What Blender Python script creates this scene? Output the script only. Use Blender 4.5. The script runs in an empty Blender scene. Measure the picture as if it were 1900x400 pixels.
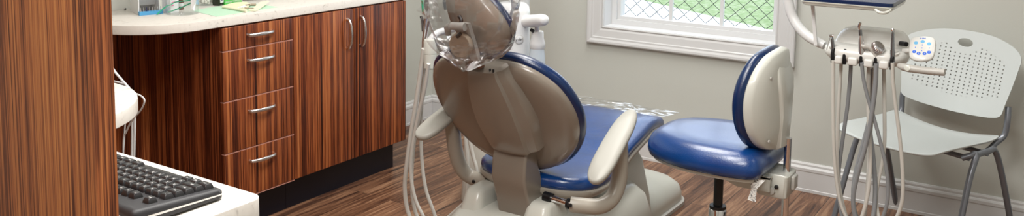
import bpy, math, random
from mathutils import Vector as V, Matrix, noise
random.seed(7)
S = bpy.context.scene
COL = S.collection
PI = math.pi
# ------------------------------------------------------------------ camera, world, lights
F, YAW, PITCH, ROLL, CY, H = 1600.0, 0.579743636, 0.105134885, -0.0140695137, -38.64, 1.4
_f = V((-math.sin(YAW)*math.cos(PITCH), math.cos(YAW)*math.cos(PITCH), -math.sin(PITCH)))
_r0 = V((math.cos(YAW), math.sin(YAW), 0)); _d0 = _f.cross(_r0)
_r = _r0*math.cos(ROLL) + _d0*math.sin(ROLL); _d = _d0*math.cos(ROLL) - _r0*math.sin(ROLL)
cam = bpy.data.cameras.new('camera'); cam.sensor_width = 36; cam.lens = F/1900*36
cam.shift_y = -(200-CY)/1900; cam.clip_start = .05; cam.clip_end = 200
co = bpy.data.objects.new('camera', cam); COL.objects.link(co)
M3 = Matrix((( _r.x, -_d.x, -_f.x), (_r.y, -_d.y, -_f.y), (_r.z, -_d.z, -_f.z)))
co.matrix_world = Matrix.Translation((0, 0, H)) @ M3.to_4x4()
S.camera = co
def ray(x, y): return _f + _r*((x-950)/F) + _d*((y-CY)/F)
def at(x, y, Y):                                   # the point of the plane y = Y seen at a pixel
    v = ray(x, y); return V((0, 0, H)) + v*(Y/v.y)
def atz(x, y, z):
    v = ray(x, y); return V((0, 0, H)) + v*((z-H)/v.z)

S.view_settings.view_transform = 'Standard'; S.view_settings.look = 'None'
S.view_settings.gamma = 1; S.view_settings.use_curve_mapping = False
S.view_settings.exposure = 0.16
W = bpy.data.worlds.new('world'); S.world = W; W.use_nodes = True
bg = W.node_tree.nodes['Background']; bg.inputs[0].default_value = (.84, .92, 1.0, 1); bg.inputs[1].default_value = 2.6
def area(name, loc, rot, sx, sy, power, col):
    l = bpy.data.lights.new(name, 'AREA'); l.shape = 'RECTANGLE'; l.size = sx; l.size_y = sy
    l.energy = power; l.color = col
    o = bpy.data.objects.new(name, l); COL.objects.link(o); o.location = loc; o.rotation_euler = rot; return o
CEIL = 2.65
LAMPS = [(-1.25, 1.55, 42), (-1.7, 3.1, 30), (-.55, .2, 48), (.9, 2.6, 3)]
for lx, ly, pw in LAMPS:
    area('ceiling_lamp_light', (lx, ly, CEIL-.06), (0, 0, 0), .56, 1.15, pw, (1, .98, .94))

# ------------------------------------------------------------------ materials
def mat(name, col, rough=.5, metal=0, coat=0, spec=.5, trans=0, bump=None, var=None, coatr=.1, ior=1.45, sheen=0):
    m = bpy.data.materials.new(name); m.use_nodes = True; nt = m.node_tree; b = nt.nodes['Principled BSDF']
    b.inputs['Base Color'].default_value = (*col, 1); b.inputs['Roughness'].default_value = rough
    b.inputs['Metallic'].default_value = metal; b.inputs['Coat Weight'].default_value = coat
    b.inputs['Coat Roughness'].default_value = coatr
    b.inputs['Specular IOR Level'].default_value = spec; b.inputs['Transmission Weight'].default_value = trans
    b.inputs['IOR'].default_value = ior
    tc = nt.nodes.new('ShaderNodeTexCoord')
    if bump:
        n = nt.nodes.new('ShaderNodeTexNoise'); n.inputs['Scale'].default_value = bump[0]; n.inputs['Detail'].default_value = 3
        bp = nt.nodes.new('ShaderNodeBump'); bp.inputs['Strength'].default_value = bump[1]; bp.inputs['Distance'].default_value = .002
        nt.links.new(tc.outputs['Object'], n.inputs['Vector']); nt.links.new(n.outputs[0], bp.inputs['Height'])
        nt.links.new(bp.outputs[0], b.inputs['Normal'])
    if var:
        n = nt.nodes.new('ShaderNodeTexNoise'); n.inputs['Scale'].default_value = var[0]; n.inputs['Detail'].default_value = 4
        r = nt.nodes.new('ShaderNodeValToRGB'); r.color_ramp.elements[0].position = .3; r.color_ramp.elements[1].position = .7
        r.color_ramp.elements[0].color = (*[c*(1-var[1]) for c in col], 1); r.color_ramp.elements[1].color = (*[min(1, c*(1+var[1])) for c in col], 1)
        nt.links.new(tc.outputs['Object'], n.inputs['Vector']); nt.links.new(n.outputs[0], r.inputs[0]); nt.links.new(r.outputs[0], b.inputs['Base Color'])
    return m
def ramp(nt, stops):
    r = nt.nodes.new('ShaderNodeValToRGB'); e = r.color_ramp.elements
    while len(e) < len(stops): e.new(.5)
    for el, (p, c) in zip(e, stops): el.position = p; el.color = (*c, 1)
    return r
def mapped(nt, scale, loc=(0, 0, 0), rot=(0, 0, 0)):
    tc = nt.nodes.new('ShaderNodeTexCoord'); mp = nt.nodes.new('ShaderNodeMapping')
    mp.inputs['Scale'].default_value = scale; mp.inputs['Location'].default_value = loc; mp.inputs['Rotation'].default_value = rot
    nt.links.new(tc.outputs['Object'], mp.inputs[0]); return mp
def wood(name, stops, fx=55, gloss=.3, seed=0, bumpy=.15):
    m = mat(name, (.2, .08, .04), gloss, spec=.45); nt = m.node_tree; b = nt.nodes['Principled BSDF']; L = nt.links
    a = mapped(nt, (fx, fx, 1.1), (seed, seed, 0)); n1 = nt.nodes.new('ShaderNodeTexNoise'); n1.inputs['Scale'].default_value = 1; n1.inputs['Detail'].default_value = 3; n1.inputs['Roughness'].default_value = .6
    L.new(a.outputs[0], n1.inputs['Vector'])
    c = mapped(nt, (fx*4, fx*4, 9), (0, seed, 3)); n2 = nt.nodes.new('ShaderNodeTexNoise'); n2.inputs['Scale'].default_value = 1; n2.inputs['Detail'].default_value = 4
    L.new(c.outputs[0], n2.inputs['Vector'])
    d = mapped(nt, (fx*.16, fx*.16, .35), (seed*2, 0, 0)); n3 = nt.nodes.new('ShaderNodeTexNoise'); n3.inputs['Scale'].default_value = 1
    L.new(d.outputs[0], n3.inputs['Vector'])
    m1 = nt.nodes.new('ShaderNodeMath'); m1.operation = 'MULTIPLY_ADD'; m1.inputs[1].default_value = .35; L.new(n2.outputs[0], m1.inputs[0])
    m0 = nt.nodes.new('ShaderNodeMath'); m0.operation = 'MULTIPLY_ADD'; m0.inputs[1].default_value = .75; m0.inputs[2].default_value = -.275
    L.new(n1.outputs[0], m0.inputs[0]); L.new(m0.outputs[0], m1.inputs[2])
    m2 = nt.nodes.new('ShaderNodeMath'); m2.operation = 'MULTIPLY_ADD'; m2.inputs[1].default_value = .35; L.new(n3.outputs[0], m2.inputs[0]); L.new(m1.outputs[0], m2.inputs[2])
    r = ramp(nt, stops); L.new(m2.outputs[0], r.inputs[0]); L.new(r.outputs[0], b.inputs['Base Color'])
    bp = nt.nodes.new('ShaderNodeBump'); bp.inputs['Strength'].default_value = bumpy; bp.inputs['Distance'].default_value = .001
    L.new(n2.outputs[0], bp.inputs['Height']); L.new(bp.outputs[0], b.inputs['Normal'])
    return m
WOOD_CAB = wood('rosewood_laminate', [(.28, (.020, .004, .002)), (.39, (.080, .017, .007)), (.49, (.23, .058, .018)), (.60, (.41, .130, .040)), (.74, (.50, .22, .085))], 105)
WOOD_PANEL = wood('zebrano_laminate', [(.25, (.045, .013, .008)), (.37, (.15, .045, .020)), (.46, (.40, .130, .045)), (.60, (.58, .235, .075)), (.78, (.58, .30, .13))], 170, .42, 5)
LIT_EDGE = mat('lit_reddish_edge', (.50, .24, .19), .3)  # lightened colour, paints the light caught by the drawer edges
LAM = mat('pale_marbled_laminate', (.80, .77, .72), .28, spec=.4)
nt = LAM.node_tree; mp = mapped(nt, (20, 20, 20)); n = nt.nodes.new('ShaderNodeTexNoise'); n.inputs['Scale'].default_value = 1.6; n.inputs['Detail'].default_value = 9; n.inputs['Distortion'].default_value = 1.6
nt.links.new(mp.outputs[0], n.inputs['Vector']); r = ramp(nt, [(.30, (.50, .47, .43)), (.38, (.68, .65, .60)), (.55, (.72, .69, .64)), (.8, (.67, .64, .60))])
nt.links.new(n.outputs[0], r.inputs[0]); nt.links.new(r.outputs[0], nt.nodes['Principled BSDF'].inputs['Base Color'])
WALL = mat('pale_grey_wall_paint', (.56, .575, .535), .6, bump=(180, .12), spec=.35)
WALL_R = WALL
TRIM = mat('white_trim_paint', (.64, .645, .65), .32)
CEILM = mat('white_ceiling', (.82, .82, .80), .8)
TOE = mat('black_toe_kick', (.004, .0045, .010), .32)
STEEL = mat('brushed_nickel', (.72, .70, .70), .24, 1)
CHROME = mat('chrome', (.85, .85, .87), .08, 1)
DARKM = mat('dark_metal', (.02, .02, .022), .35, .6)
BLACK = mat('black_plastic', (.012, .012, .013), .4)
KEYM = mat('charcoal_key_plastic', (.022, .022, .024), .33, bump=(900, .1))
KBM = mat('charcoal_keyboard_case', (.026, .026, .029), .42, bump=(1500, .2))
GLYPH = mat('white_print', (.75, .75, .75), .5)
TAUPE = mat('taupe_moulded_plastic', (.235, .205, .17), .27, coat=.35, bump=(500, .04))
TAUPEL = mat('light_taupe_plastic', (.37, .34, .29), .32)
PADM = mat('warm_grey_armrest_skin', (.37, .365, .33), .42, bump=(600, .05))
CREAM = mat('cream_moulded_plastic', (.58, .59, .54), .28, coat=.2)
WHITEP = mat('white_plastic', (.70, .715, .72), .28, coat=.2)
GREYP = mat('light_grey_plastic', (.48, .47, .44), .35)
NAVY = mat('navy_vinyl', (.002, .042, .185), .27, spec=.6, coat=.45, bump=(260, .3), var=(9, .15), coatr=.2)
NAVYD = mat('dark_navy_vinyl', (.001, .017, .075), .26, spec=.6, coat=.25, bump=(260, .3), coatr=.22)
HOSEM = mat('pale_grey_hose', (.60, .59, .55), .38)
HOSED = mat('grey_hose', (.26, .275, .29), .38)
TUBE = mat('grey_painted_steel_tube', (.20, .215, .245), .33, .45, coat=.2)
SEATP = mat('pale_grey_seat_plastic', (.56, .60, .60), .42)
CLEARB = mat('translucent_bottle', (.75, .84, .92), .2, trans=.35)
BLUEP = mat('blue_plastic', (.09, .36, .66), .35)
GREENP = mat('green_plastic', (.015, .38, .20), .35)
GREENB = mat('green_card', (.09, .55, .09), .5)
MAT_GREEN = mat('mint_paper', (.50, .74, .56), .8)
CREAMPAPER = mat('cream_paper', (.80, .79, .58), .8)
AMBER = mat('amber_glass', (.12, .025, .01), .1)
DARKGLASS = mat('dark_bottle', (.012, .02, .008), .12)
PINK = mat('pink_print', (.75, .15, .35), .6)
NAVYP = mat('navy_print', (.01, .015, .12), .5)
BLUEPR = mat('blue_print', (.03, .15, .72), .5)
CYANPR = mat('light_blue_print', (.15, .45, .75), .5)
COTTON = mat('cotton', (.85, .84, .78), .95)
TAN = mat('tan_plastic', (.42, .34, .26), .45)
WIREM = mat('galvanised_wire', (.05, .055, .055), .6)
PLATE = mat('white_glaze', (.78, .77, .76), .2)
CONC = mat('pale_concrete', (.55, .55, .53), .9)
GRASS = mat('lawn_grass', (.20, .36, .10), .95)
nt = GRASS.node_tree; mp = mapped(nt, (1, 1, 1)); n = nt.nodes.new('ShaderNodeTexNoise'); n.inputs['Scale'].default_value = 14; n.inputs['Detail'].default_value = 8; n.inputs['Roughness'].default_value = .75
nt.links.new(mp.outputs[0], n.inputs['Vector']); r = ramp(nt, [(.36, (.13, .20, .07)), (.5, (.22, .30, .13)), (.64, (.36, .38, .27))]); nt.links.new(n.outputs[0], r.inputs[0]); nt.links.new(r.outputs[0], nt.nodes['Principled BSDF'].inputs['Base Color'])
def clear(name, tint, f, rough=.05, wr=0, base=.03):
    m = bpy.data.materials.new(name); m.use_nodes = True; nt = m.node_tree; nt.nodes.clear(); L = nt.links
    o = nt.nodes.new('ShaderNodeOutputMaterial'); t = nt.nodes.new('ShaderNodeBsdfTransparent'); t.inputs[0].default_value = (*tint, 1)
    g = nt.nodes.new('ShaderNodeBsdfGlossy'); g.inputs['Roughness'].default_value = rough; g.inputs[0].default_value = (1, 1, 1, 1)
    lw = nt.nodes.new('ShaderNodeLayerWeight'); lw.inputs[0].default_value = .35
    mu = nt.nodes.new('ShaderNodeMath'); mu.operation = 'MULTIPLY_ADD'; mu.inputs[1].default_value = f; mu.inputs[2].default_value = base
    mx = nt.nodes.new('ShaderNodeMixShader'); L.new(lw.outputs['Fresnel'], mu.inputs[0]); L.new(mu.outputs[0], mx.inputs[0]); L.new(t.outputs[0], mx.inputs[1]); L.new(g.outputs[0], mx.inputs[2]); L.new(mx.outputs[0], o.inputs[0])
    if wr:
        mp = mapped(nt, (1, 1, 1)); n = nt.nodes.new('ShaderNodeTexNoise'); n.inputs['Scale'].default_value = wr; n.inputs['Detail'].default_value = .5; n.inputs['Distortion'].default_value = 1.4
        L.new(mp.outputs[0], n.inputs['Vector']); b = nt.nodes.new('ShaderNodeBump'); b.inputs['Strength'].default_value = 1; b.inputs['Distance'].default_value = .03
        L.new(n.outputs[0], b.inputs['Height']); L.new(b.outputs[0], g.inputs['Normal']); L.new(b.outputs[0], lw.inputs['Normal'])
    return m
GLASS = clear('window_glass', (.97, .98, 1), .08, .01, base=.0)
FILM = clear('clear_plastic_film', (.93, .93, .94), .75, .16, 7, .07)
SHEET = clear('clear_plastic_sheet', (.95, .96, .97), .35, .12, 12, .04)
BINM = clear('clear_acrylic', (.97, .98, .98), .22, .05, base=.01)
# floor planks running along Y
FLOOR = mat('walnut_plank_floor', (.2, .1, .05), .34, spec=.5); nt = FLOOR.node_tree; L = nt.links; b = nt.nodes['Principled BSDF']
mp = mapped(nt, (1, 1, 1), (0, 0, 0), (0, 0, PI/2)); bk = nt.nodes.new('ShaderNodeTexBrick'); bk.inputs['Scale'].default_value = 1
bk.inputs['Brick Width'].default_value = 1.2; bk.inputs['Row Height'].default_value = .125; bk.inputs['Mortar Size'].default_value = .0016; bk.inputs['Mortar Smooth'].default_value = .2
bk.inputs['Color1'].default_value = (0, 0, 0, 1); bk.inputs['Color2'].default_value = (1, 1, 1, 1); bk.inputs['Mortar'].default_value = (.5, .5, .5, 1); bk.offset = .37
L.new(mp.outputs[0], bk.inputs[0])
m2 = mapped(nt, (38, 2.6, 1)); n = nt.nodes.new('ShaderNodeTexNoise'); n.inputs['Scale'].default_value = 1; n.inputs['Detail'].default_value = 7; n.inputs['Roughness'].default_value = .7; n.inputs['Distortion'].default_value = .6
va = nt.nodes.new('ShaderNodeVectorMath'); va.operation = 'MULTIPLY_ADD'; va.inputs[1].default_value = (7, 3, 0)
L.new(bk.outputs[0], va.inputs[0]); L.new(m2.outputs[0], va.inputs[2]); L.new(va.outputs[0], n.inputs['Vector'])
mm = nt.nodes.new('ShaderNodeMath'); mm.operation = 'MULTIPLY_ADD'; mm.inputs[1].default_value = .13; L.new(bk.outputs[0], mm.inputs[0]); L.new(n.outputs[0], mm.inputs[2])
r = ramp(nt, [(.36, (.018, .007, .005)), (.46, (.080, .034, .019)), (.58, (.19, .090, .048)), (.70, (.34, .19, .110)), (.85, (.46, .30, .19))]); L.new(mm.outputs[0], r.inputs[0])
mxx = nt.nodes.new('ShaderNodeMix'); mxx.data_type = 'RGBA'; L.new(bk.outputs['Fac'], mxx.inputs['Factor']); L.new(r.outputs[0], mxx.inputs[6]); mxx.inputs[7].default_value = (.02, .008, .005, 1)
L.new(mxx.outputs[2], b.inputs['Base Color'])
bp = nt.nodes.new('ShaderNodeBump'); bp.inputs['Strength'].default_value = .35; bp.inputs['Distance'].default_value = .002; L.new(n.outputs[0], bp.inputs['Height']); L.new(bp.outputs[0], b.inputs['Normal'])

# ------------------------------------------------------------------ geometry helpers
def catmull(P, k=6, closed=False):
    P = [V(p) for p in P]; n = len(P); out = []
    for i in range(n if closed else n-1):
        if closed: a, b_, c, d = P[i-1], P[i], P[(i+1) % n], P[(i+2) % n]
        else: a, b_, c, d = P[max(i-1, 0)], P[i], P[i+1], P[min(i+2, n-1)]
        for j in range(k):
            t = j/k
            out.append(.5*((2*b_)+(c-a)*t+(2*a-5*b_+4*c-d)*t*t+(3*b_-a-3*c+d)*t**3))
    if not closed: out.append(P[-1])
    return out
class G:
    def __init__(s): s.v = []; s.f = []; s.m = []; s.mi = 0
    def ring_loft(s, rings, cap0=True, cap1=True, closed=True):
        b = len(s.v); n = len(rings[0])
        for r in rings: s.v += [V(p) for p in r]
        for i in range(len(rings)-1):
            for j in range(n if closed else n-1):
                k = (j+1) % n; s.f.append((b+i*n+j, b+i*n+k, b+(i+1)*n+k, b+(i+1)*n+j)); s.m.append(s.mi)
        if cap0 and closed: s.f.append(tuple(b+j for j in reversed(range(n)))); s.m.append(s.mi)
        if cap1 and closed: s.f.append(tuple(b+(len(rings)-1)*n+j for j in range(n))); s.m.append(s.mi)
        return s
    def box(s, c, d, rz=0, bev=0):
        cx, cy, cz = c; x, y, z = [t/2 for t in d]; ca, sa = math.cos(rz), math.sin(rz)
        def T(p): return (cx+p[0]*ca-p[1]*sa, cy+p[0]*sa+p[1]*ca, cz+p[2])
        if bev <= 0:
            return s.ring_loft([[T((-x, -y, q)), T((x, -y, q)), T((x, y, q)), T((-x, y, q))] for q in (-z, z)])
        bev = min(bev, x*.98, y*.98, z*.98); N = 4; rings = []
        def rr(X, Y, r, q):
            o = []
            for (sx, sy, a0) in ((1, 1, 0), (-1, 1, 1), (-1, -1, 2), (1, -1, 3)):
                for i in range(N+1):
                    a = (a0+i/N)*PI/2; o.append(T((sx*(X-r)+r*math.cos(a), sy*(Y-r)+r*math.sin(a), q)))
            return o
        for i in range(N+1):
            a = i/N*PI/2; ins = bev*(1-math.sin(a)); rings.append(rr(x-ins, y-ins, max(bev-ins, 1e-4), -z+bev*(1-math.cos(a))))
        for i in range(N, -1, -1):
            a = i/N*PI/2; ins = bev*(1-math.sin(a)); rings.append(rr(x-ins, y-ins, max(bev-ins, 1e-4), z-bev*(1-math.cos(a))))
        return s.ring_loft(rings)
    def span(s, a, b, bev=0):
        return s.box([(p+q)/2 for p, q in zip(a, b)], [abs(q-p) for p, q in zip(a, b)], 0, bev)
    def tube(s, P, r, seg=12, k=6, smooth=True, flat=1, up=None, cap=True):
        n0 = len(P); Q = catmull(P, k) if smooth and len(P) > 2 else [V(p) for p in P]
        R = r if isinstance(r, (list, tuple)) else [r]*n0
        def rad(i):
            t = i/(len(Q)-1)*(n0-1); a = min(int(t), n0-2); return R[a]+(R[a+1]-R[a])*(t-a)
        T = [(Q[min(i+1, len(Q)-1)]-Q[max(i-1, 0)]).normalized() for i in range(len(Q))]
        u = V(up) if up else (V((0, 0, 1)) if abs(T[0].z) < .9 else V((1, 0, 0)))
        rings = []
        for i, q in enumerate(Q):
            u = (u-T[i]*u.dot(T[i])).normalized(); w = T[i].cross(u); R_ = rad(i)
            rings.append([q+(u*math.cos(a)*flat+w*math.sin(a))*R_ for a in [2*PI*j/seg for j in range(seg)]])
        return s.ring_loft(rings, cap, cap)
    def lathe(s, prof, o=(0, 0, 0), ax=(0, 0, 1), seg=24):     # prof: (radius, height)
        ax = V(ax).normalized(); u = (V((1, 0, 0)) if abs(ax.x) < .9 else V((0, 1, 0))); u = (u-ax*u.dot(ax)).normalized(); w = ax.cross(u); o = V(o)
        return s.ring_loft([[o+ax*h+(u*math.cos(a)+w*math.sin(a))*max(r, 1e-4) for a in [2*PI*j/seg for j in range(seg)]] for r, h in prof])
    def pad(s, outline, prof, fn, N=6, k=None, smooth=True):
        O = catmull([(a[0], a[1], 0) for a in outline], N, True) if smooth else [V((a[0], a[1], 0)) for a in outline]
        n = len(O); c = V((sum(p.x for p in O)/n, sum(p.y for p in O)/n, 0)); ar = sum(O[i-1].x*O[i].y-O[i].x*O[i-1].y for i in range(n))
        sg = 1 if ar > 0 else -1; nr = []
        for i in range(n):
            t = (O[(i+1) % n]-O[i-1]).normalized(); nr.append(V((t.y, -t.x, 0))*sg)
        s.ring_loft([[fn(*(c+(O[i]-c)*sc-nr[i]*d).xy, w) for i in range(n)] for sc, d, w in prof])
        return s
    def build(s, name, m, parent=None, smooth=40, local=False, mats=None):
        off = V((0, 0, 0)) if (parent is None or local) else V(ROOT.get(parent.name, (0, 0, 0)))
        me = bpy.data.meshes.new(name); me.from_pydata([p-off for p in map(V, s.v)], [], s.f)
        me.materials.append(m)
        if mats:
            for q in mats: me.materials.append(q)
            me.polygons.foreach_set('material_index', s.m)
        o = bpy.data.objects.new(name, me); COL.objects.link(o)
        if smooth:
            me.polygons.foreach_set('use_smooth', [True]*len(me.polygons)); me.set_sharp_from_angle(angle=math.radians(smooth))
        me.update()
        if parent: o.parent = parent; ROOT[o.name] = tuple(off)
        return o
ROOT = {}
def fix_normals(o):
    import bmesh
    b = bmesh.new(); b.from_mesh(o.data); bmesh.ops.recalc_face_normals(b, faces=b.faces); b.to_mesh(o.data); b.free(); return o
def thing(name, loc, label, cat, group=None, rz=0):
    o = bpy.data.objects.new(name, None); COL.objects.link(o); o.location = loc; o.rotation_euler = (0, 0, rz); o.empty_display_size = .1
    o['label'] = label; o['category'] = cat
    if group: o['group'] = group
    ROOT[o.name] = tuple(loc); return o
def tag(o, label, cat, group=None):
    o['label'] = label; o['category'] = cat
    if group: o['group'] = group
    return o
def struct(o): o['kind'] = 'structure'; return o
def rrect(hw, hh, r, n=5, cx=0, cy=0):
    o = []
    for sx, sy, a0 in ((1, 1, 0), (-1, 1, 1), (-1, -1, 2), (1, -1, 3)):
        for i in range(n+1):
            a = (a0+i/n)*PI/2; o.append((cx+sx*(hw-r)+r*math.cos(a), cy+sy*(hh-r)+r*math.sin(a)))
    return o
def text_into(g, s, size, fn, ext=.0004):
    c = bpy.data.curves.new('t', 'FONT'); c.body = s; c.size = size; c.align_x = 'CENTER'; c.align_y = 'CENTER'; c.extrude = ext; c.resolution_u = 2
    o = bpy.data.objects.new('t', c); COL.objects.link(o); bpy.context.view_layer.update()
    me = o.to_mesh(); b = len(g.v)
    g.v += [V(fn(v.co.x, v.co.y, v.co.z)) for v in me.vertices]
    for p in me.polygons: g.f.append(tuple(b+i for i in p.vertices)); g.m.append(g.mi)
    o.to_mesh_clear(); bpy.data.objects.remove(o); bpy.data.curves.remove(c)

# ------------------------------------------------------------------ room shell
YB, XL, XR, YF = 4.07, -3.24, 1.6, -1.6
struct(G().span((XL-.1, YF-.1, -.08), (XR+.1, YB+.1, 0)).build('floor', FLOOR, smooth=0))
struct(G().span((XL-.1, YF-.1, CEIL), (XR+.1, YB+.1, CEIL+.1)).build('ceiling', CEILM, smooth=0))
struct(G().span((XL-.12, YF-.1, 0), (XL, YB+.12, CEIL)).build('wall_left', WALL, smooth=0))
struct(G().span((XR, YF-.1, 0), (XR+.12, YB+.12, CEIL)).build('wall_right', WALL_R, smooth=0))
struct(G().span((XL, YF-.12, 0), (XR, YF, CEIL)).build('wall_front', WALL_R, smooth=0))
WX0, WX1, WZ0, WZ1 = -2.074, -1.163, .678, 1.95
g = G(); TH = .16
g.span((XL, YB, 0), (WX0, YB+TH, CEIL)); g.span((WX1, YB, 0), (XR, YB+TH, CEIL)); g.span((WX0, YB, 0), (WX1, YB+TH, WZ0)); g.span((WX0, YB, WZ1), (WX1, YB+TH, CEIL))
struct(g.build('wall_back', WALL, smooth=0))
BBP = [(0, 0), (.018, 0), (.018, .012), (.016, .015), (.015, .095), (.017, .1), (.017, .112), (.013, .118), (.009, .121), (.009, .13), (.005, .137), (0, .138)]
def mould(prof, a, b, nrm, up=(0, 0, 1)):
    a, b, nrm, up = map(V, (a, b, nrm, up)); return G().ring_loft([[p+nrm*q[0]+up*q[1] for q in prof] for p in (a, b)])
struct(fix_normals(mould(BBP, (XL, YB, 0), (XR, YB, 0), (0, -1, 0)).build('baseboard_back', TRIM, smooth=0)))
struct(fix_normals(mould(BBP, (XL, 3.22, 0), (XL, YB-.018, 0), (1, 0, 0)).build('baseboard_left', TRIM, smooth=0)))
# window
win = bpy.data.objects.new('window_1', None); COL.objects.link(win); win.location = (WX0, YB, WZ0); win['kind'] = 'structure'; ROOT['window_1'] = (WX0, YB, WZ0)
CP = [(0, 0), (.012, 0), (.014, .006), (.010, .012), (.014, .022), (.016, .045), (.017, .055), (.021, .060), (.021, .068), (.026, .078), (.027, .088), (.024, .094), (0, .094)]
g = G(); cs = [(WX0, WZ0, -1, -1), (WX1, WZ0, 1, -1), (WX1, WZ1, 1, 1), (WX0, WZ1, -1, 1)]
g.ring_loft([[V((x+sx*q[1], YB-q[0], z+sz*q[1])) for q in CP] for x, z, sx, sz in cs+cs[:1]], False, False)
fix_normals(g.build('window_casing', TRIM, win, 0))
g = G(); t = .012; YS = YB+.125
g.span((WX0, YB-.004, WZ0-t), (WX1, YS+.03, WZ0+.0015)); g.span((WX0-t, YB-.004, WZ0-t), (WX0+.0015, YS+.03, WZ1)); g.span((WX1-.0015, YB-.004, WZ0-t), (WX1+t, YS+.03, WZ1)); g.span((WX0, YB-.004, WZ1-.0015), (WX1, YS+.03, WZ1+t))
g.build('window_jamb', TRIM, win, 0)
g = G(); gx0, gx1, gz0, gz1 = -2.012, -1.222, .716, 1.90
def fr(g, x0, x1, z0, z1, w, y0, y1):
    g.span((x0, y0, z0), (x1, y1, z0+w)); g.span((x0, y0, z1-w), (x1, y1, z1)); g.span((x0, y0, z0+w), (x0+w, y1, z1-w)); g.span((x1-w, y0, z0+w), (x1, y1, z1-w))
fr(g, WX0, WX1, WZ0, WZ1, .028, YB+.085, YB+.15)
fr(g, WX0+.028, WX1-.028, WZ0+.028, WZ1-.028, .018, YB+.100, YB+.15)
g.build('window_frame', TRIM, win, 0)
g = G()
for x in (-1.749, -1.475): g.span((x-.0085, YB+.118, WZ0+.04), (x+.0085, YB+.135, WZ1-.04))
for z in (1.10, 1.5): g.span((WX0+.04, YB+.119, z-.0085), (WX1-.04, YB+.134, z+.0085))
g.build('muntin', TRIM, win, 0)
G().span((WX0+.04, YB+.124, WZ0+.04), (WX1-.04, YB+.129, WZ1-.04)).build('glass_pane', GLASS, win, 0)
# outdoors
struct(G().span((-25, YB+TH, -.1), (20, 45, -.02)).build('ground', GRASS, smooth=0))
g = G(); a, b_ = atz(1192, 0, 0), atz(1438, 57, 0); d_ = (b_-a).normalized(); nn = V((d_.y, -d_.x, 0))
if nn.y > 0: nn = -nn
A, B = a-d_*8, b_+d_*9
g.ring_loft([[V((p.x, p.y, z)) for p in (A, B, B+nn*2.6, A+nn*2.6)] for z in (-.02, .0)])
fix_normals(struct(g.build('path', CONC, smooth=0)))
# chain link fence
cf = thing('chain_link_fence', (-1.7, 4.78, -.02), 'chain link wire fence outside the window on the lawn', 'fence')
g = G(); FY, P_, Q_ = 4.78, .088, .079; zt = 1.75
def wire(P):
    Q = [V(p) for p in P]; rr = .0019
    for a_, b2 in zip(Q, Q[1:]):
        t_ = (b2-a_).normalized(); u = V((0, 1, 0)); w = t_.cross(u)
        g.ring_loft([[p+u*rr*math.cos(q)+w*rr*math.sin(q) for q in (0, PI*2/3, PI*4/3)] for p in (a_, b2)], False, False)
nz = int(zt/(Q_/2))
for i in range(40):
    x0 = -3.45+i*P_
    wire([(x0+(P_/2.0 if k % 2 else 0.0)*1.02, FY+(.003 if k % 2 else -.003), k*Q_/2) for k in range(nz)])
    wire([(x0+(P_/2.0 if k % 2 else P_)*1.0, FY-(.003 if k % 2 else -.003), k*Q_/2) for k in range(nz)])
g.build('wire_mesh', WIREM, cf, 0)
for x in (-3.5, .15): G().lathe([(.024, 0), (.024, 1.82), (.03, 1.83), (.02, 1.86), (.002, 1.87)], (x, FY, -.02)).build('post', STEEL, cf)
G().tube([(-3.5, FY, 1.76), (.15, FY, 1.76)], .02, smooth=False).build('top_rail', STEEL, cf)
# ceiling lamps (out of frame, they light the room)
for i, (lx, ly, pw) in enumerate(LAMPS):
    o = thing('ceiling_light', (lx, ly, CEIL-.05), ['rectangular white ceiling light above the wooden cabinets', 'rectangular white ceiling light above the dental chair', 'rectangular white ceiling light near the room entrance', 'rectangular white ceiling light near the right wall'][i], 'ceiling light', 'ceiling lights')
    g = G(); fr(g, -.3, .3, -.6, .6, .025, 0, .05); g.v = [V((lx+p.x, ly+p.z, CEIL-.05+p.y)) for p in g.v]; fix_normals(g.build('frame', TRIM, o, 0))
    em = mat('lit_diffuser', (.9, .9, .88), .5); em.node_tree.nodes['Principled BSDF'].inputs['Emission Color'].default_value = (1, .96, .9, 1); em.node_tree.nodes['Principled BSDF'].inputs['Emission Strength'].default_value = 2.0
    G().span((lx-.275, ly-.575, CEIL-.035), (lx+.275, ly+.575, CEIL-.02)).build('diffuser', em, o, 0)

# ------------------------------------------------------------------ cabinets and worktops
XF = -2.739; Y0, Y1, Y2, Y3 = 2.14, 2.5025, 2.869, 3.235; ZC = .849
def pull(g, a, b, out, r=.0055):       # bowed handle between two points, standing off by 'out'
    a, b, out = V(a), V(b), V(out); d = b-a
    g.tube([a, a+out*.55+d*.04, a+out*.95+d*.2, a+out*1.1+d*.5, a+out*.95+d*.8, b+out*.55-d*.04, b], [r*.9, r*.95, r, r*1.15, r, r*.95, r*.9], 10, 5, flat=1.3)
dc = thing('drawer_cabinet', (XL, Y0, 0), 'dark rosewood base cabinet with four drawers beneath the left end of the long counter', 'cabinet', 'rosewood base cabinets')
G().span((XL+.002, Y0, .142), (XF-.019, Y1-.001, ZC-.001), 0).build('carcass', WOOD_CAB, dc, 0)
G().span((XL+.002, Y0+.01, 0), (XF-.060, Y1-.001, .142)).build('toe_kick', TOE, dc, 0)
zs = [.846, .752, .551, .342, .142]
for i in range(4):
    d = G().span((XF-.018, Y0+.002, zs[i+1]+.002), (XF, Y1-.0015, zs[i]-.002), .0025).build('drawer_front', WOOD_CAB, dc)
    z = [.803, .700, .493, .287][i]; g = G(); pull(g, (XF-.002, 2.262, z), (XF-.002, 2.392, z), (.024, 0, 0)); g.build('handle', STEEL, d)
    G().span((XF-.0185, Y0+.002, zs[i+1]-.0023), (XF-.0005, Y1-.0015, zs[i+1]+.0012)).build('lit_edge_strip', LIT_EDGE, d, 0)  # pale strip in the gap, stands in for the lit top edge of a drawer
cc = thing('double_door_cabinet', (XL, Y1, 0), 'dark rosewood base cabinet with two tall doors at the far end of the long counter', 'cabinet', 'rosewood base cabinets')
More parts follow.
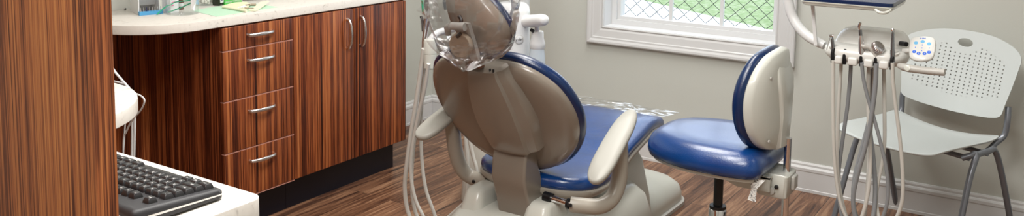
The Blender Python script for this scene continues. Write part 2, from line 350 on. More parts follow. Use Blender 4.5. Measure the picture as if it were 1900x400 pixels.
G().span((XL+.002, Y1+.001, .142), (XF-.019, Y3, ZC-.001)).build('carcass', WOOD_CAB, cc, 0)
G().span((XL+.002, Y1+.001, 0), (XF-.060, Y3-.03, .142)).build('toe_kick', TOE, cc, 0)
for a, b_, hy in ((Y1, Y2, Y2-.045), (Y2, Y3, Y2+.045)):
    d = G().span((XF-.018, a+.0015, .143), (XF, b_-.0015, ZC-.005), .0025).build('door', WOOD_CAB, cc)
    g = G(); pull(g, (XF-.002, hy, .665), (XF-.002, hy, .80), (.026, 0, 0), .0065); g.build('handle', STEEL, d)
# the cabinet's front sits at z .142 on the drawer side
tag(G().span((XL+.002, 1.30, .0), (XL+.022, Y0-.002, ZC-.001)).build('knee_space_panel', WOOD_CAB, smooth=0), 'dark wooden back panel under the counter behind the desk', 'panel')
# long counter
def slab(name, outline, z0, z1, m, parent=None, bev=.003, smooth=False):
    g = G(); g.pad(outline, [(1, bev, z0), (1, 0, z0+bev), (1, 0, z1-bev), (1, bev*.4, z1-bev*.3), (1, bev, z1)], lambda u, v, w: V((u, v, w)), smooth=smooth); return fix_normals(g.build(name, m, parent, 30))
ol = [(XL+.002, Y3+.02), (XL+.002, 1.775), (-3.05, 1.775)]
for i in range(13):
    a = -PI/2+i/12*PI/2*.97; ol.append((-3.0+.262*math.cos(a), 2.035+.26*math.sin(a)))
ol += [(XF+.0, 2.10), (XF+.0, Y3+.02)]
ol = [(x, y) if x > -3.1 else (x, y) for x, y in ol]
wt = thing('worktop', (XL, 2.6, .85), 'long pale marbled laminate counter with rounded end above the wooden cabinets', 'counter')
slab('counter_slab', ol, .85, .885, LAM, wt, .002)
# tall panel and desk at the left
tag(G().span((-2.6, .63, 0), (-1.068, .66, 2.2), .0015).build('partition_panel', WOOD_PANEL, smooth=0), 'tall striped brown wooden panel at the left edge, closest to the camera', 'panel')
dk = thing('desk', (-1.4, .8, 0), 'pale laminate desk with a rounded corner holding the black keyboard', 'desk')
DX, DY = -1.100, .940
ol = [(-1.72, .661), (DX, .661)]+[(DX-.025+.025*math.cos(a), DY-.025+.025*math.sin(a)) for a in [i/6*PI/2 for i in range(7)]]+[(-1.72, DY)]
slab('desk_top', ol, .847, .885, LAM, dk, .002)
G().span((-1.69, .68, 0), (-1.66, .90, .847), .001).build('desk_side', WOOD_CAB, dk, 0)
G().span((-1.16, .68, 0), (-1.135, .82, .847), .001).build('desk_side', WOOD_CAB, dk, 0)
rs = thing('round_worktop', (-2.07, .97, 0), 'small round-ended white worktop behind the wooden panel with cables beside it', 'worktop')
ol = [(-2.55, .668), (-2.05, .668)]+[(-2.05+.305*math.cos(a), .97+.302*math.sin(a)) for a in [-PI/2+i/20*PI for i in range(1, 21)]]+[(-2.55, 1.272)]
slab('top', ol, .85, .885, LAM, rs, .002)
G().lathe([(.14, 0), (.14, .012), (.03, .03), (.03, .85)], (-2.2, .97, 0)).build('pedestal', STEEL, rs)

# cables beside round worktop
def cable(name, P, r, m, label, group=None, k=8):
    g = G(); g.tube(P, r, 8, k); return tag(g.build(name, m), label, 'cable', group)
CB = 1.42
cable('cable', [at(205, 120, CB), at(214, 134, CB), at(226, 148, CB), at(239, 165, CB), at(249, 195, CB), at(250, 235, CB), at(249, 275, CB), at(249, 420, CB), V((-2.15, 1.42, .005)), V((-2.4, 1.44, .005))], .0034, WHITEP, 'thick white cable hanging straight down beside the round worktop')
cable('cable', [at(200, 148, CB+.03), at(214, 151, CB+.03), at(235, 158, CB+.03), at(246, 176, CB+.03), at(246, 200, CB+.03), at(245, 250, CB+.03), at(246, 420, CB+.03), V((-2.3, 1.5, .005)), V((-2.5, 1.5, .005))], .0030, WHITEP, 'white cable arching over the round worktop corner')
cable('cable', [at(205, 158, CB-.03), at(222, 158, CB-.03), at(244, 170, CB-.03), at(262, 178, CB-.03), at(268, 187, CB-.03), at(262, 203, CB-.03), at(246, 222, CB-.03), at(234, 245, CB-.03), at(229, 270, CB-.03), at(230, 420, CB-.03), V((-2.2, 1.36, .005)), V((-2.45, 1.33, .005))], .0024, WHITEP, 'thin white cable looping outward beside the round worktop')
cable('cable', [at(205, 170, CB+.06), at(222, 172, CB+.06), at(236, 190, CB+.06), at(235, 222, CB+.06), at(231, 250, CB+.06), at(229, 420, CB+.06), V((-2.3, 1.53, .005)), V((-2.6, 1.56, .005))], .0022, WHITEP, 'thin white cable hanging just under the round worktop edge')
# ------------------------------------------------------------------ keyboard
KB = thing('keyboard', (-1.375, .812, .885), 'black wired keyboard lying on the pale desk top', 'keyboard')
kx1, ky0, ky1 = -1.143, .727, .893; kx0 = kx1-.455
KR = rrect((kx1-kx0)/2, (ky1-ky0)/2, .012, 5, (kx0+kx1)/2, (ky0+ky1)/2)
def kz(y): return .903+(.012)*(ky1-y)/(ky1-ky0)
def kfn(u, v, w): return V((u, v, .887+w*(kz(v)-.887)))
g = G(); g.pad(KR, [(1, .004, 0), (1, 0, .12), (1, 0, .42)], kfn, smooth=False); fix_normals(g.build('case_bottom', KBM, KB))
g = G(); g.pad(KR, [(1, -.0006, .42), (1, -.0006, .56)], kfn, smooth=False); fix_normals(g.build('trim_line', STEEL, KB))
g = G(); g.pad(KR, [(1, 0, .56), (1, 0, .72), (1, .003, .92), (1, .007, 1.0)], kfn, smooth=False); fix_normals(g.build('case_top', KBM, KB))
U = .0186; rows = [
 (ky1-.018, [('Ctrl', 1.4), ('W', 1.2), ('Alt', 1.2), ('', 6.2), ('Alt', 1.2), ('W', 1.2), ('M', 1.2), ('Ctrl', 1.4)]),
 (ky1-.018-U, [('Shift', 2.25)]+[(c, 1) for c in 'ZXCVBNM,./']+[('Shift', 2.75)]),
 (ky1-.018-2*U, [('Caps', 1.75)]+[(c, 1) for c in "ASDFGHJKL;'"]+[('Enter', 2.25)]),
 (ky1-.018-3*U, [('Tab', 1.5)]+[(c, 1) for c in 'QWERTYUIOP[]']+[('\\', 1.5)]),
 (ky1-.018-4*U, [(c, 1) for c in '`1234567890-=']+[('Back', 2)]),
 (ky1-.018-5.55*U, [('Esc', 1), (None, 1), ('F1', 1), ('F2', 1), ('F3', 1), ('F4', 1), (None, .5), ('F5', 1), ('F6', 1), ('F7', 1), ('F8', 1)])]
for y, ks in rows:
    x = kx1-.014
    for c, w in ks:
        if c is not None:
            g = G(); hw, hh = w*U/2-.0007, U/2-.0007; cx = x-w*U/2; z = kz(y)
            if c == '': rings = [(0, -.001), (.0005, .003), (.003, .0045)]
            else: rings = [(0, -.001), (.0008, .003), (.0028, .0078), (.0034, .0082)]
            def rg(ins, zz, sh): return [V((cx+a[0], y+a[1]-sh, z+zz+ins*0)) for a in rrect(hw-ins, hh-ins, max(.0016-ins*.2, .0008), 3)]
            g.ring_loft([rg(i_, z_, 0) for i_, z_ in rings])
            if c:
                g.mi = 1; sz = .0062 if len(c) == 1 else .0042
                text_into(g, c, sz, lambda tx, ty, tz: (cx-tx+.0015, y-ty-.001, z+.0083+tz), .0001)
            g.build('key', KEYM, KB, 35, mats=[GLYPH])
        x -= w*U
tag(G().tube([(-1.5, .7275, .895), (-1.52, .70, .892), (-1.60, .685, .889), (-1.70, .70, .889)], .0022, 8).build('cable', BLACK), 'black cable behind the keyboard by the panel', 'cable')

# ------------------------------------------------------------------ things on the counter
ZT = .8852
def cp(x, y, z=ZT): return atz(x, y, z)
# dispenser
a = cp(242, 21); b_ = cp(257, 28); c_ = cp(297, 24.5)
dp = thing('needle_dispenser', (a.x, a.y, ZT), 'white open-fronted dispenser box standing on the counter by the wall', 'dispenser')
e1 = (b_-a); e2 = (c_-b_); up = V((0, 0, 1))
def P3(s_, t_, z_): return a+e1*s_+e2*t_+up*z_
def hexa(g, q0, q1): g.ring_loft([[P3(*q) for q in q0], [P3(*q) for q in q1]])
g = G(); hexa(g, [(0, 0, 0), (1, 0, 0), (1, 0, .15), (0, 0, .15)], [(0, .05, 0), (1, .05, 0), (1, .05, .15), (0, .05, .15)])
fix_normals(g.build('side_panel', WHITEP, dp, 0))
g = G(); hexa(g, [(0, .96, 0), (1, .96, 0), (1, .96, .15), (0, .96, .15)], [(0, 1, 0), (1, 1, 0), (1, 1, .15), (0, 1, .15)])
fix_normals(g.build('side_panel', WHITEP, dp, 0))
g = G(); hexa(g, [(0, .05, 0), (.1, .05, 0), (.1, .05, .15), (0, .05, .15)], [(0, .96, 0), (.1, .96, 0), (.1, .96, .15), (0, .96, .15)]); fix_normals(g.build('back_panel', WHITEP, dp, 0))
g = G(); hexa(g, [(.15, .06, .035), (.55, .06, .030), (.95, .06, .075), (.5, .06, .15)], [(.15, .95, .035), (.55, .95, .030), (.95, .95, .075), (.5, .95, .15)]); fix_normals(g.build('sloped_lid', WHITEP, dp, 0))
bt = thing('needle_tray', (b_.x, b_.y, ZT), 'small blue tray with a row of needles in front of the white dispenser', 'tray')
b0 = cp(259, 29.3)
def Pb(s_, t_, z_): return b0+(V((e1.x, e1.y, 0)).normalized()*-s_)+(V((e2.x, e2.y, 0)).normalized()*t_)+up*z_
g = G(); g.ring_loft([[Pb(0, 0, 0), Pb(.022, 0, 0), Pb(.022, .092, 0), Pb(0, .092, 0)], [Pb(0, 0, .014), Pb(.022, 0, .014), Pb(.022, .092, .014), Pb(0, .092, .014)]]); fix_normals(g.build('body', BLUEP, bt, 0))
for i in range(8):
    q = Pb(.011, .008+i*.011, .014); g = G(); g.lathe([(.0012, 0), (.0012, .016)], q, seg=8); g.lathe([(.0022, -.001), (.0022, .004)], q, seg=8); g.build('needle', NAVYP if i in (2,) else STEEL, bt)
# medicine box
q0, q1, q2 = cp(301, 23.5), cp(317, 24.5), cp(332, 21)
mb = thing('medicine_carton', (q1.x, q1.y, ZT), 'white carton with pink print between the dispenser and the green tips', 'box')
g = G(); c4 = q0+(q2-q1); g.ring_loft([[p+up*z for p in (q0, q1, q2, c4)] for z in (0, .11)]); fix_normals(g.build('body', WHITEP, mb, 0))
d1 = (q2-q1).normalized(); g = G(); fnr = d1.cross(up).normalized(); fnr = fnr if fnr.x > 0 else -fnr
for i, ln in enumerate((.022, .026, .015)):
    p = q1+d1*.006+up*(.052-.012*i)+fnr*.0006; g.ring_loft([[p+fnr*w+d1*u+up*v for u, v in ((0, 0), (ln, 0), (ln, .004), (0, .004))] for w in (0, .0004)])
fix_normals(g.build('print', PINK, mb, 0))
q = cp(336, 17.5)
vb = thing('amber_vial', (q.x, q.y, ZT), 'slim amber vial with a white band between the white carton and the cotton jar', 'bottle')
G().lathe([(.009, 0), (.011, .002), (.011, .035), (.0075, .042), (.0075, .05)], (q.x, q.y, ZT)).build('body', AMBER, vb)
G().lathe([(.0115, .014), (.0115, .028)], (q.x, q.y, ZT)).build('label_band', WHITEP, vb)
G().lathe([(.009, .05), (.009, .064)], (q.x, q.y, ZT)).build('cap', BLACK, vb)
# clear tub holding green tips
q = cp(330, 26); tc_ = V((q.x+.0, q.y+.02, ZT))
tub = thing('clear_tub', tuple(tc_), 'clear plastic tub with green suction tips leaning over it on the counter', 'tub')
g = G(); rr_ = .068
g.lathe([(rr_*.9, 0), (rr_*.93, .003), (rr_, .085), (rr_-.002, .085), (rr_*.93-.002, .004), (.001, .004)], tc_, seg=40); g.build('tub_wall', BINM, tub)
YT = 2.12
def stick(P, label):
    g = G(); g.tube(P, .0024, 8, 5); tag(g.build('suction_tip', GREENP), label, 'suction tip', 'green suction tips on the counter')
stick([cp(291, 27, ZT+.003), atz(308, 12, ZT+.03), atz(317, 8.8, ZT+.036), atz(325, 4, ZT+.045), atz(345, 1.5, ZT+.055), atz(368, -2, ZT+.065)], 'bent green plastic suction tip resting with its end at the blue needle tray')
stick([atz(311, 23, ZT+.008), atz(332, 15.5, ZT+.022), atz(353, 6, ZT+.045), atz(364, 0, ZT+.058)], 'straight green plastic suction tip, the lower of the two')
g = G(); p = [atz(353.5, -4, ZT+.07), atz(354.5, 16, ZT+.028), atz(357.5, 20.5, ZT+.018), atz(361, 4, ZT+.05), atz(362.5, -4, ZT+.07)]
g.ring_loft([p, [x_+V((.004, .004, 0)) for x_ in p]]); tag(fix_normals(g.build('paper_pouch', WHITEP, smooth=0)), 'white pointed paper pouch hanging from the green tips', 'pouch')
g = G(); p = [atz(363, -4, ZT+.05), atz(363.5, 8, ZT+.03), atz(366.5, 8, ZT+.03), atz(366, -4, ZT+.05)]
g.ring_loft([p, [x_+V((.003, .003, 0)) for x_ in p]]); tag(fix_normals(g.build('plastic_clip', BLUEP, smooth=0)), 'small blue plastic clip beside the white paper pouch', 'clip')
# cotton jar
q = cp(380.5, 10); jr = thing('cotton_jar', (q.x-.01, q.y+.012, ZT), 'clear jar filled with white cotton balls on the counter', 'jar'); jc = V((q.x-.01, q.y+.012, ZT))
g = G(); g.lathe([(.036, 0), (.040, .003), (.040, .09), (.037, .095), (.036, .095), (.038, .09), (.038, .005), (.001, .004)], jc, seg=32); g.build('glass', BINM, jr)
g = G()
for i in range(90):
    a_ = i*2.399; rad_ = .030*(random.random()**.35); z_ = .010+.075*(i/90)
    g.lathe([(.001, -.007), (.005, -.005), (.007, 0), (.005, .005), (.001, .007)], jc+V((rad_*math.cos(a_), rad_*math.sin(a_), z_)), (random.uniform(-1, 1), random.uniform(-1, 1), 1), 8)
o = g.build('cotton_balls', COTTON, jr); o['kind'] = 'stuff'
# dark bottle
q = cp(404, 10.5); q = V((q.x-.01, q.y+.01, ZT)); sq = thing('dark_bottle', tuple(q), 'square dark bottle with a white label next to the green box', 'bottle')
G().box(q+up*.045, (.036, .036, .09), .35, .006).build('body', DARKGLASS, sq)
G().lathe([(.012, .09), (.012, .11), (.009, .112)], q).build('cap', BLACK, sq)
nf = V((math.sin(.35), -math.cos(.35), 0)); tf = V((math.cos(.35), math.sin(.35), 0)); g = G()
nf, tf = V((math.cos(.35), math.sin(.35), 0)), V((-math.sin(.35), math.cos(.35), 0))
def lb(g, u0, u1, z0, z1, w, n_=nf, t_=tf): g.ring_loft([[q+n_*(.0182+w+e)+t_*u+up*z for u, z in ((u0, z0), (u1, z0), (u1, z1), (u0, z1))] for e in (0, .0005)])
lb(g, -.013, .013, .012, .07, 0); fix_normals(g.build('paper_label', WHITEP, sq, 0))
g = G(); g.pad([(.005*math.cos(a_), .008*math.sin(a_)) for a_ in [i/12*2*PI for i in range(12)]], [(1, 0, 0), (1, 0, .0005)], lambda u, v, w: q+nf*(.0188+w)+tf*(u+.001)+up*(.028+v+u*.6)); fix_normals(g.build('logo', NAVYP, sq))
# green box
q0, q1 = cp(417, 9.4), cp(449, 5.2); dd_ = (q1-q0).normalized(); bk_ = up.cross(dd_).normalized(); bk_ = bk_ if bk_.x < 0 else -bk_
ln = (q1-q0).length; gb = thing('glove_carton', tuple(q0), 'bright green carton with small white lettering on the counter', 'box')
g = G(); g.ring_loft([[q0+up*z, q1+up*z, q1+bk_*.05+up*z, q0+bk_*.05+up*z] for z in (0, .085)]); fix_normals(g.build('body', GREENB, gb, 0))
g = G(); text_into(g, 'ANTISEPTIC', .0105, lambda x, y, z: q0+dd_*(ln*.34+x)+up*(.0115+y)-bk_*(.0006+z)); text_into(g, 'TABLETS', .0105, lambda x, y, z: q0+dd_*(ln*.80+x)+up*(.0115+y)-bk_*(.0006+z)); fix_normals(g.build('lettering', GLYPH, gb, 0))
# mint paper mat
ol = [cp(356, 20), cp(400, 12), cp(470, 7), cp(516, 13), cp(402, 31)]
g = G(); g.ring_loft([[V((p.x, p.y, z)) for p in ol] for z in (ZT-.0001, ZT+.0008)]); tag(fix_normals(g.build('paper_mat', MAT_GREEN, smooth=0)), 'pale mint green paper mat spread on the counter', 'mat')
# cream papers, curled
def curled(name, c, m, curl, label, cat, th=.0006):
    P0, P1, P2, P3_ = [cp(*q, ZT+.0012) for q in c]; g = G(); rings = []
    n_ = 10
    for i in range(n_+1):
        t_ = i/n_; zz = curl(t_); A_, B_ = P0.lerp(P3_, t_), P1.lerp(P2, t_)
        rings.append([A_+up*zz, B_+up*zz, B_+up*(zz+th), A_+up*(zz+th)])
    g.ring_loft(rings); return tag(fix_normals(g.build(name, m, smooth=30)), label, cat)
curled('paper_sheet', [(412, 12), (457, 21), (467, 9), (458, 3.5)], CREAMPAPER, lambda t: .006*math.sin(t*PI)+.002*(1-t), 'cream paper sheet with a rolled front edge on the mint mat', 'paper')
curled('paper_sheet', [(457, 20), (474, 21), (500, 9), (484, 10)], CREAMPAPER, lambda t: .016*t*t, 'cream paper strip with an upturned corner at the right of the mint mat', 'paper')
g = G(); g.tube([cp(413, 13, ZT+.006), cp(436, 17, ZT+.006), cp(457, 21, ZT+.006)], .0042, 10); tag(g.build('rolled_paper', CREAMPAPER), 'rolled cream paper edge lying across the mint mat', 'paper')
g = G(); g.tube([cp(454, 14.5, ZT+.011), cp(471, 15.5, ZT+.011)], .0025, 8); tag(g.build('wooden_stick', TAN), 'short tan wooden stick lying on the cream paper', 'stick')
g = G(); g.tube([cp(465, 8.5, ZT+.0065), cp(475, 8.5, ZT+.0065)], .005, 10); tag(g.build('paper_roll', TAN), 'small tan roll behind the cream paper', 'roll')
for (x, y), lab in (((442, 14), 'small steel bur lying at the left on the cream paper'), ((447, 12.5), 'small steel bur lying between two other bits on the cream paper'), ((455, 9.5), 'small dark bit lying at the top of the cream paper')):
    p = cp(x, y, ZT+.012); g = G(); g.tube([p, p+V((.006, .008, .002)), p+V((.01, .017, .001))], [.0025, .0018, .003], 8); tag(g.build('dental_bur', STEEL if y > 10 else AMBER), lab, 'dental bur', 'small bits on the cream paper')
q = cp(468, 0); q = V((q.x-.055, q.y+.03, ZT)); g = G(); g.lathe([(.05, 0), (.055, .002), (.078, .012), (.080, .013), (.076, .013), (.052, .005), (.001, .004)], q, seg=48); tag(g.build('dish', PLATE), 'shallow white dish at the back of the counter, partly out of view', 'dish')
g = G(); g.tube([cp(226, -3), cp(229, 3), cp(233, 4.5, ZT+.01), cp(234, 12, ZT+.004), cp(232, 19)], .003, 8); tag(g.build('cable', BLACK), 'black cable hanging beside the white dispenser on the counter', 'cable')

# ------------------------------------------------------------------ dental chair
DC = thing('dental_chair', (-1.52, 2.9, 0), 'reclined dental chair with navy vinyl upholstery and taupe back shell on a cream base', 'dental chair')
BO = V((-1.537, 2.385, .49)); BV = V((0, -.497, .868)); BW = V((0, -.868, -.497)); BU = V((1, 0, 0))
def bfn(u, v, w):                                   # back frame: wraps forward at its sides
    w2 = w-.22*u*u+.04*max(0, v-.25)*0; return BO+BU*u+BV*v+BW*w2
half = [(.0, -.050), (.085, -.040), (.165, -.002), (.222, .055), (.258, .122), (.274, .195), (.268, .265), (.241, .335), (.192, .386), (.130, .418), (.065, .426)]
bout = half+[(0, .418)]+[(-u, v) for u, v in reversed(half[1:])]
shell = G().pad(bout, [(1, .006, -.030), (1, 0, -.026), (1, 0, -.016), (1, .006, -.005), (1, .02, .004), (.82, .0, .010), (.6, 0, .010), (.42, 0, .002), (.2, 0, -.002)], bfn, 5)
fix_normals(shell.build('back_shell', TAUPE, DC, 60))
g = G().pad(bout, [(1, .015, -.018), (1, -.006, -.024), (1, -.012, -.033), (1, -.011, -.048), (1, 0, -.062), (1, .025, -.072), (.6, 0, -.076)], bfn, 5)
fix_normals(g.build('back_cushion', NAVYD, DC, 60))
# spine cover
g = G(); rings = []
for v, hw, h, cx in ((.424, .046, .022, .022), (.418, .054, .038, .024), (.40, .060, .048, .026), (.34, .074, .058, .030), (.28, .083, .064, .034), (.22, .085, .068, .038), (.17, .080, .068, .042), (.125, .074, .066, .045), (.100, .072, .060, .046), (.096, .070, .030, .046)):
    pr_ = [(-1.16, .002), (-1.08, .45), (-1.0, .86), (-.93, .99), (-.6, 1.05), (-.2, 1.07), (.2, 1.07), (.62, 1.03), (.86, .97), (.93, .80), (1.22, .62), (1.30, .50), (1.40, .10), (1.42, .002)]
    rings.append([BO+BU*(cx+a_*hw)+BV*v+BW*(-.012+b2*(h+.012)) for a_, b2 in pr_]+[BO+BU*(cx-hw*1.2)+BV*v+BW*-.02])
g.ring_loft(rings); fix_normals(g.build('spine_cover', TAUPE, DC, 24))
g = G()
for s_ in (0, 1): g.tube([BO+BU*(.052+s_*.012)+BV*.425+BW*.026, BO+BU*(.056+s_*.012)+BV*.412+BW*.036], .0035, 8)
g.build('slot', BLACK, DC)
# lower bracket
g = G(); prof = [(2.325, .600), (2.303, .568), (2.288, .52), (2.283, .46), (2.292, .43), (2.312, .375), (2.330, .315), (2.39, .30), (2.41, .36), (2.40, .43), (2.37, .50), (2.36, .60)]
g.ring_loft([[V((x, y, z)) for y, z in prof] for x in (-1.568, -1.437)]); o = fix_normals(g.build('recline_bracket', TAUPE, DC, 35))
bm_ = o.modifiers.new('b', 'BEVEL'); bm_.width = .008; bm_.segments = 3; bm_.limit_method = 'ANGLE'; bm_.angle_limit = math.radians(50)
# seat
def sc_(y): return -1.512-.070*(y-2.4)
def sz_(y):
    t_ = (y-2.38)
    return .452+.012*math.sin(min(1, max(0, t_/.45))*PI)*-1+.048*max(0, min(1, (t_-.28)/.42))**1.2*(1 if t_ < .75 else 1-.55*(t_-.75)/.12)
so = [(0, 2.385), (.10, 2.39), (.17, 2.415), (.222, 2.47), (.238, 2.56), (.232, 2.68), (.222, 2.85), (.218, 3.02), (.217, 3.16), (.214, 3.215), (.19, 3.235), (.1, 3.24)]
sout = so+[(0, 3.24)]+[(-u, v) for u, v in reversed(so[1:])]
def sfn(u, v, w): return V((sc_(v)+u, v, sz_(v)+w-.10*max(0, abs(u)-.12)**1.5*0))
g = G().pad(sout, [(1, .03, -.045), (1, .004, -.040), (1, 0, -.028), (1, .002, -.012), (1, .012, -.002), (1, .03, .002), (.8, 0, .004), (.4, 0, .0), (.1, 0, 0)], sfn, 5)
fix_normals(g.build('seat_cushion', NAVY, DC, 60))
g = G().pad(sout, [(.55, 0, -.085), (1, .06, -.088), (1, .012, -.070), (1, -.003, -.055), (1, -.002, -.042), (1, .01, -.036), (.5, 0, -.036)], sfn, 5)
fix_normals(g.build('seat_shell', TAUPEL, DC, 60))
# armrests
def armrest(pts_pad, wid, tubeP, joint, name='armrest'):
    rd = G(); P = [V(p) for p in pts_pad]; ax = (P[1]-P[0]); L_ = ax.length; ax.normalize(); sd = ax.cross(V((0, 0, 1))).normalized(); upv = sd.cross(ax)
    n_ = 28; ol_ = []
    for i in range(n_):
        a_ = i/n_*2*PI; c1, s1 = math.cos(a_), math.sin(a_)
        ol_.append((math.copysign(abs(c1)**.62, c1)*L_/2, math.copysign(abs(s1)**.85, s1)*wid/2*(1-.10*c1)))
    M_ = (P[0]+P[1])/2
    rd.pad(ol_, [(1, .012, -.024), (1, .003, -.019), (1, 0, -.010), (1, .001, -.003), (1, .006, .001), (.6, 0, .004), (.2, 0, .005)], lambda u, v, w: M_+ax*u+sd*v+upv*(w-.10*(u/L_)**2*.15), 2)
    ar = fix_normals(rd.build('armrest_pad', PADM, DC, 60))
    g = G(); g.tube(tubeP, [.026, .027, .027, .026, .026, .026, .025][:len(tubeP)], 20, 8); fix_normals(g.build('armrest_tube', TAUPEL, DC, 60))
    a_, b2 = map(V, joint); g = G(); g.tube([a_, b2], .0105, 14, smooth=False); g.build('pivot_pin', CHROME, DC)
    g = G(); m_ = a_.lerp(b2, .72); g.tube([m_, m_+(b2-a_).normalized()*.03], .0165, 14, smooth=False); g.build('pivot_collar', DARKM, DC); g = G(); m2_ = a_.lerp(b2, .05); g.tube([m2_, m2_+(b2-a_).normalized()*.008], .017, 14, smooth=False); g.build('pivot_collar', DARKM, DC)
armrest([(-1.208, 2.315, .502), (-1.212, 2.60, .672)], .082, [(-1.206, 2.50, .590), (-1.204, 2.500, .53), (-1.203, 2.495, .46), (-1.208, 2.465, .405), (-1.232, 2.42, .382), (-1.285, 2.385, .383), (-1.315, 2.370, .386)], [(-1.312, 2.370, .386), (-1.41, 2.37, .392)])
armrest([(-1.815, 2.205, .567), (-1.800, 2.47, .660)], .090, [(-1.800, 2.37, .600), (-1.803, 2.385, .54), (-1.800, 2.40, .46), (-1.790, 2.42, .40), (-1.765, 2.44, .368), (-1.715, 2.445, .362), (-1.690, 2.445, .362)], [(-1.695, 2.445, .362), (-1.60, 2.44, .362)])
for c_, dr in ((at(1059, 380, 2.345), (0, -1, 0)), (at(879, 336, 2.415), (0, -1, 0))): G().lathe([(.0062, 0), (.0062, .004), (.002, .005)], c_, dr, 14).build('screw_cap', BLACK, DC)
# rear cover of the base, lift column, foot plate
def loft_rr(g, secs, n=6):                         # sections: (z, x0, x1, y0, y1, r)
    g.ring_loft([[V((p[0], p[1], z)) for p in rrect((x1-x0)/2, (y1-y0)/2, r_, n, (x0+x1)/2, (y0+y1)/2)] for z, x0, x1, y0, y1, r_ in secs])
g = G(); loft_rr(g, [(.02, -1.76, -1.26, 2.18, 2.95, .06), (.20, -1.755, -1.265, 2.20, 2.95, .06), (.27, -1.74, -1.28, 2.235, 2.93, .06), (.305, -1.72, -1.31, 2.27, 2.9, .05), (.318, -1.70, -1.33, 2.295, 2.88, .045), (.324, -1.67, -1.36, 2.33, 2.85, .03)])
fix_normals(g.build('rear_cover', CREAM, DC, 60))
for x0, x1 in ((-1.70, -1.628), (-1.452, -1.365)):
    g = G(); loft_rr(g, [(.30, x0-.012, x1+.012, 2.285, 2.46, .03), (.34, x0-.004, x1+.004, 2.298, 2.45, .03), (.368, x0, x1, 2.31, 2.44, .028), (.378, x0+.008, x1-.008, 2.325, 2.43, .02), (.381, x0+.02, x1-.02, 2.34, 2.415, .012)]); fix_normals(g.build('cover_shoulder', CREAM, DC, 60))
g = G(); loft_rr(g, [(.0, -1.66, -1.335, 2.55, 3.14, .04), (.2, -1.655, -1.345, 2.6, 3.10, .04), (.36, -1.65, -1.355, 2.64, 3.04, .035), (.40, -1.645, -1.365, 2.66, 3.01, .03), (.41, -1.63, -1.38, 2.68, 2.99, .02)])
fix_normals(g.build('lift_column', CREAM, DC, 60))
g = G(); loft_rr(g, [(.018, -1.86, -1.405, 2.75, 3.64, .10), (.05, -1.86, -1.405, 2.75, 3.64, .10), (.085, -1.85, -1.415, 2.76, 3.63, .10), (.112, -1.83, -1.44, 2.78, 3.60, .10), (.13, -1.80, -1.475, 2.8, 3.56, .10), (.142, -1.74, -1.53, 2.85, 3.50, .08), (.145, -1.68, -1.60, 2.9, 3.4, .03)])
fix_normals(g.build('base_cover', CREAM, DC, 60))
g = G(); loft_rr(g, [(.0, -1.872, -1.393, 2.74, 3.652, .105), (.016, -1.872, -1.393, 2.74, 3.652, .105), (.02, -1.865, -1.40, 2.75, 3.645, .10)]); fix_normals(g.build('base_plate', GREYP, DC, 50))
# headrest
HO = V((-1.505, 2.10, .93)); HV = V((0, -.0995, .995)); HW = V((0, -.995, -.0995))
hout = [(.015, -.034), (.074, -.026), (.112, .002), (.124, .036), (.112, .070), (.085, .105), (.045, .140), (0, .168), (-.05, .185), (-.095, .178), (-.122, .148), (-.126, .11), (-.112, .062), (-.085, .022), (-.045, -.015)]
hout = [(u*.93-.006, v) for u, v in hout]
def hfn(u, v, w): return HO+BU*u+HV*v+HW*(w-.9*u*u-.6*(v-.07)**2)
g = G().pad(hout, [(1, .006, -.03), (1, 0, -.024), (1, 0, -.014), (1, .006, -.004), (.85, 0, .004), (.5, 0, .008)], hfn, 4); HS = fix_normals(g.build('headrest_shell', TAUPE, DC, 60))
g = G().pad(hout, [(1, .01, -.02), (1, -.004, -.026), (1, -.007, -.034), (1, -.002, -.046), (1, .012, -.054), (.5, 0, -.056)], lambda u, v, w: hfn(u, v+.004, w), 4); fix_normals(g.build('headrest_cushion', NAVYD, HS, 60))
kc = at(853, 85, 2.035); kn = V((.12, -.97, -.1)).normalized()
g = G().lathe([(.024, -.022), (.034, -.020), (.038, -.016), (.039, -.006), (.0365, 0), (.034, .001), (.030, -.001), (.001, -.0015)], kc, kn, 40); fix_normals(g.build('lock_knob', TAN, HS, 40))
g = G(); g.tube([at(838, 48, 2.03), at(863, 50, 2.03)], .0125, 14, smooth=False); g.tube([at(838, 48, 2.03), at(831, 52, 2.04), at(832, 64, 2.05)], [.0125, .011, .009], 12); g.build('link_arm', GREYP, HS)
g = G(); A_, B_ = at(863, 42, 2.04), at(884, 112, 2.11); dr = (B_-A_).normalized()
for e_ in (0,): g.ring_loft([[A_+V((s1*.015, s2*.008, 0))+dr*t_ for s1, s2 in ((-1, -1), (1, -1), (1, 1), (-1, 1))] for t_ in (0, (B_-A_).length)])
fix_normals(g.build('slide_bar', GREYP, HS, 0))
g = G(); g.tube([at(852, 30, 2.05), at(856, 38, 2.045), at(853, 45, 2.04)], .006, 8); g.tube([at(848, 68, 2.03), at(855, 62, 2.03)], .006, 8); g.build('latch', BLACK, HS)
g = G(); g.box(at(884, 116, 2.14), (.045, .03, .03), 0, .004); g.build('slide_socket', mat('brown_socket', (.16, .07, .035), .4), HS)
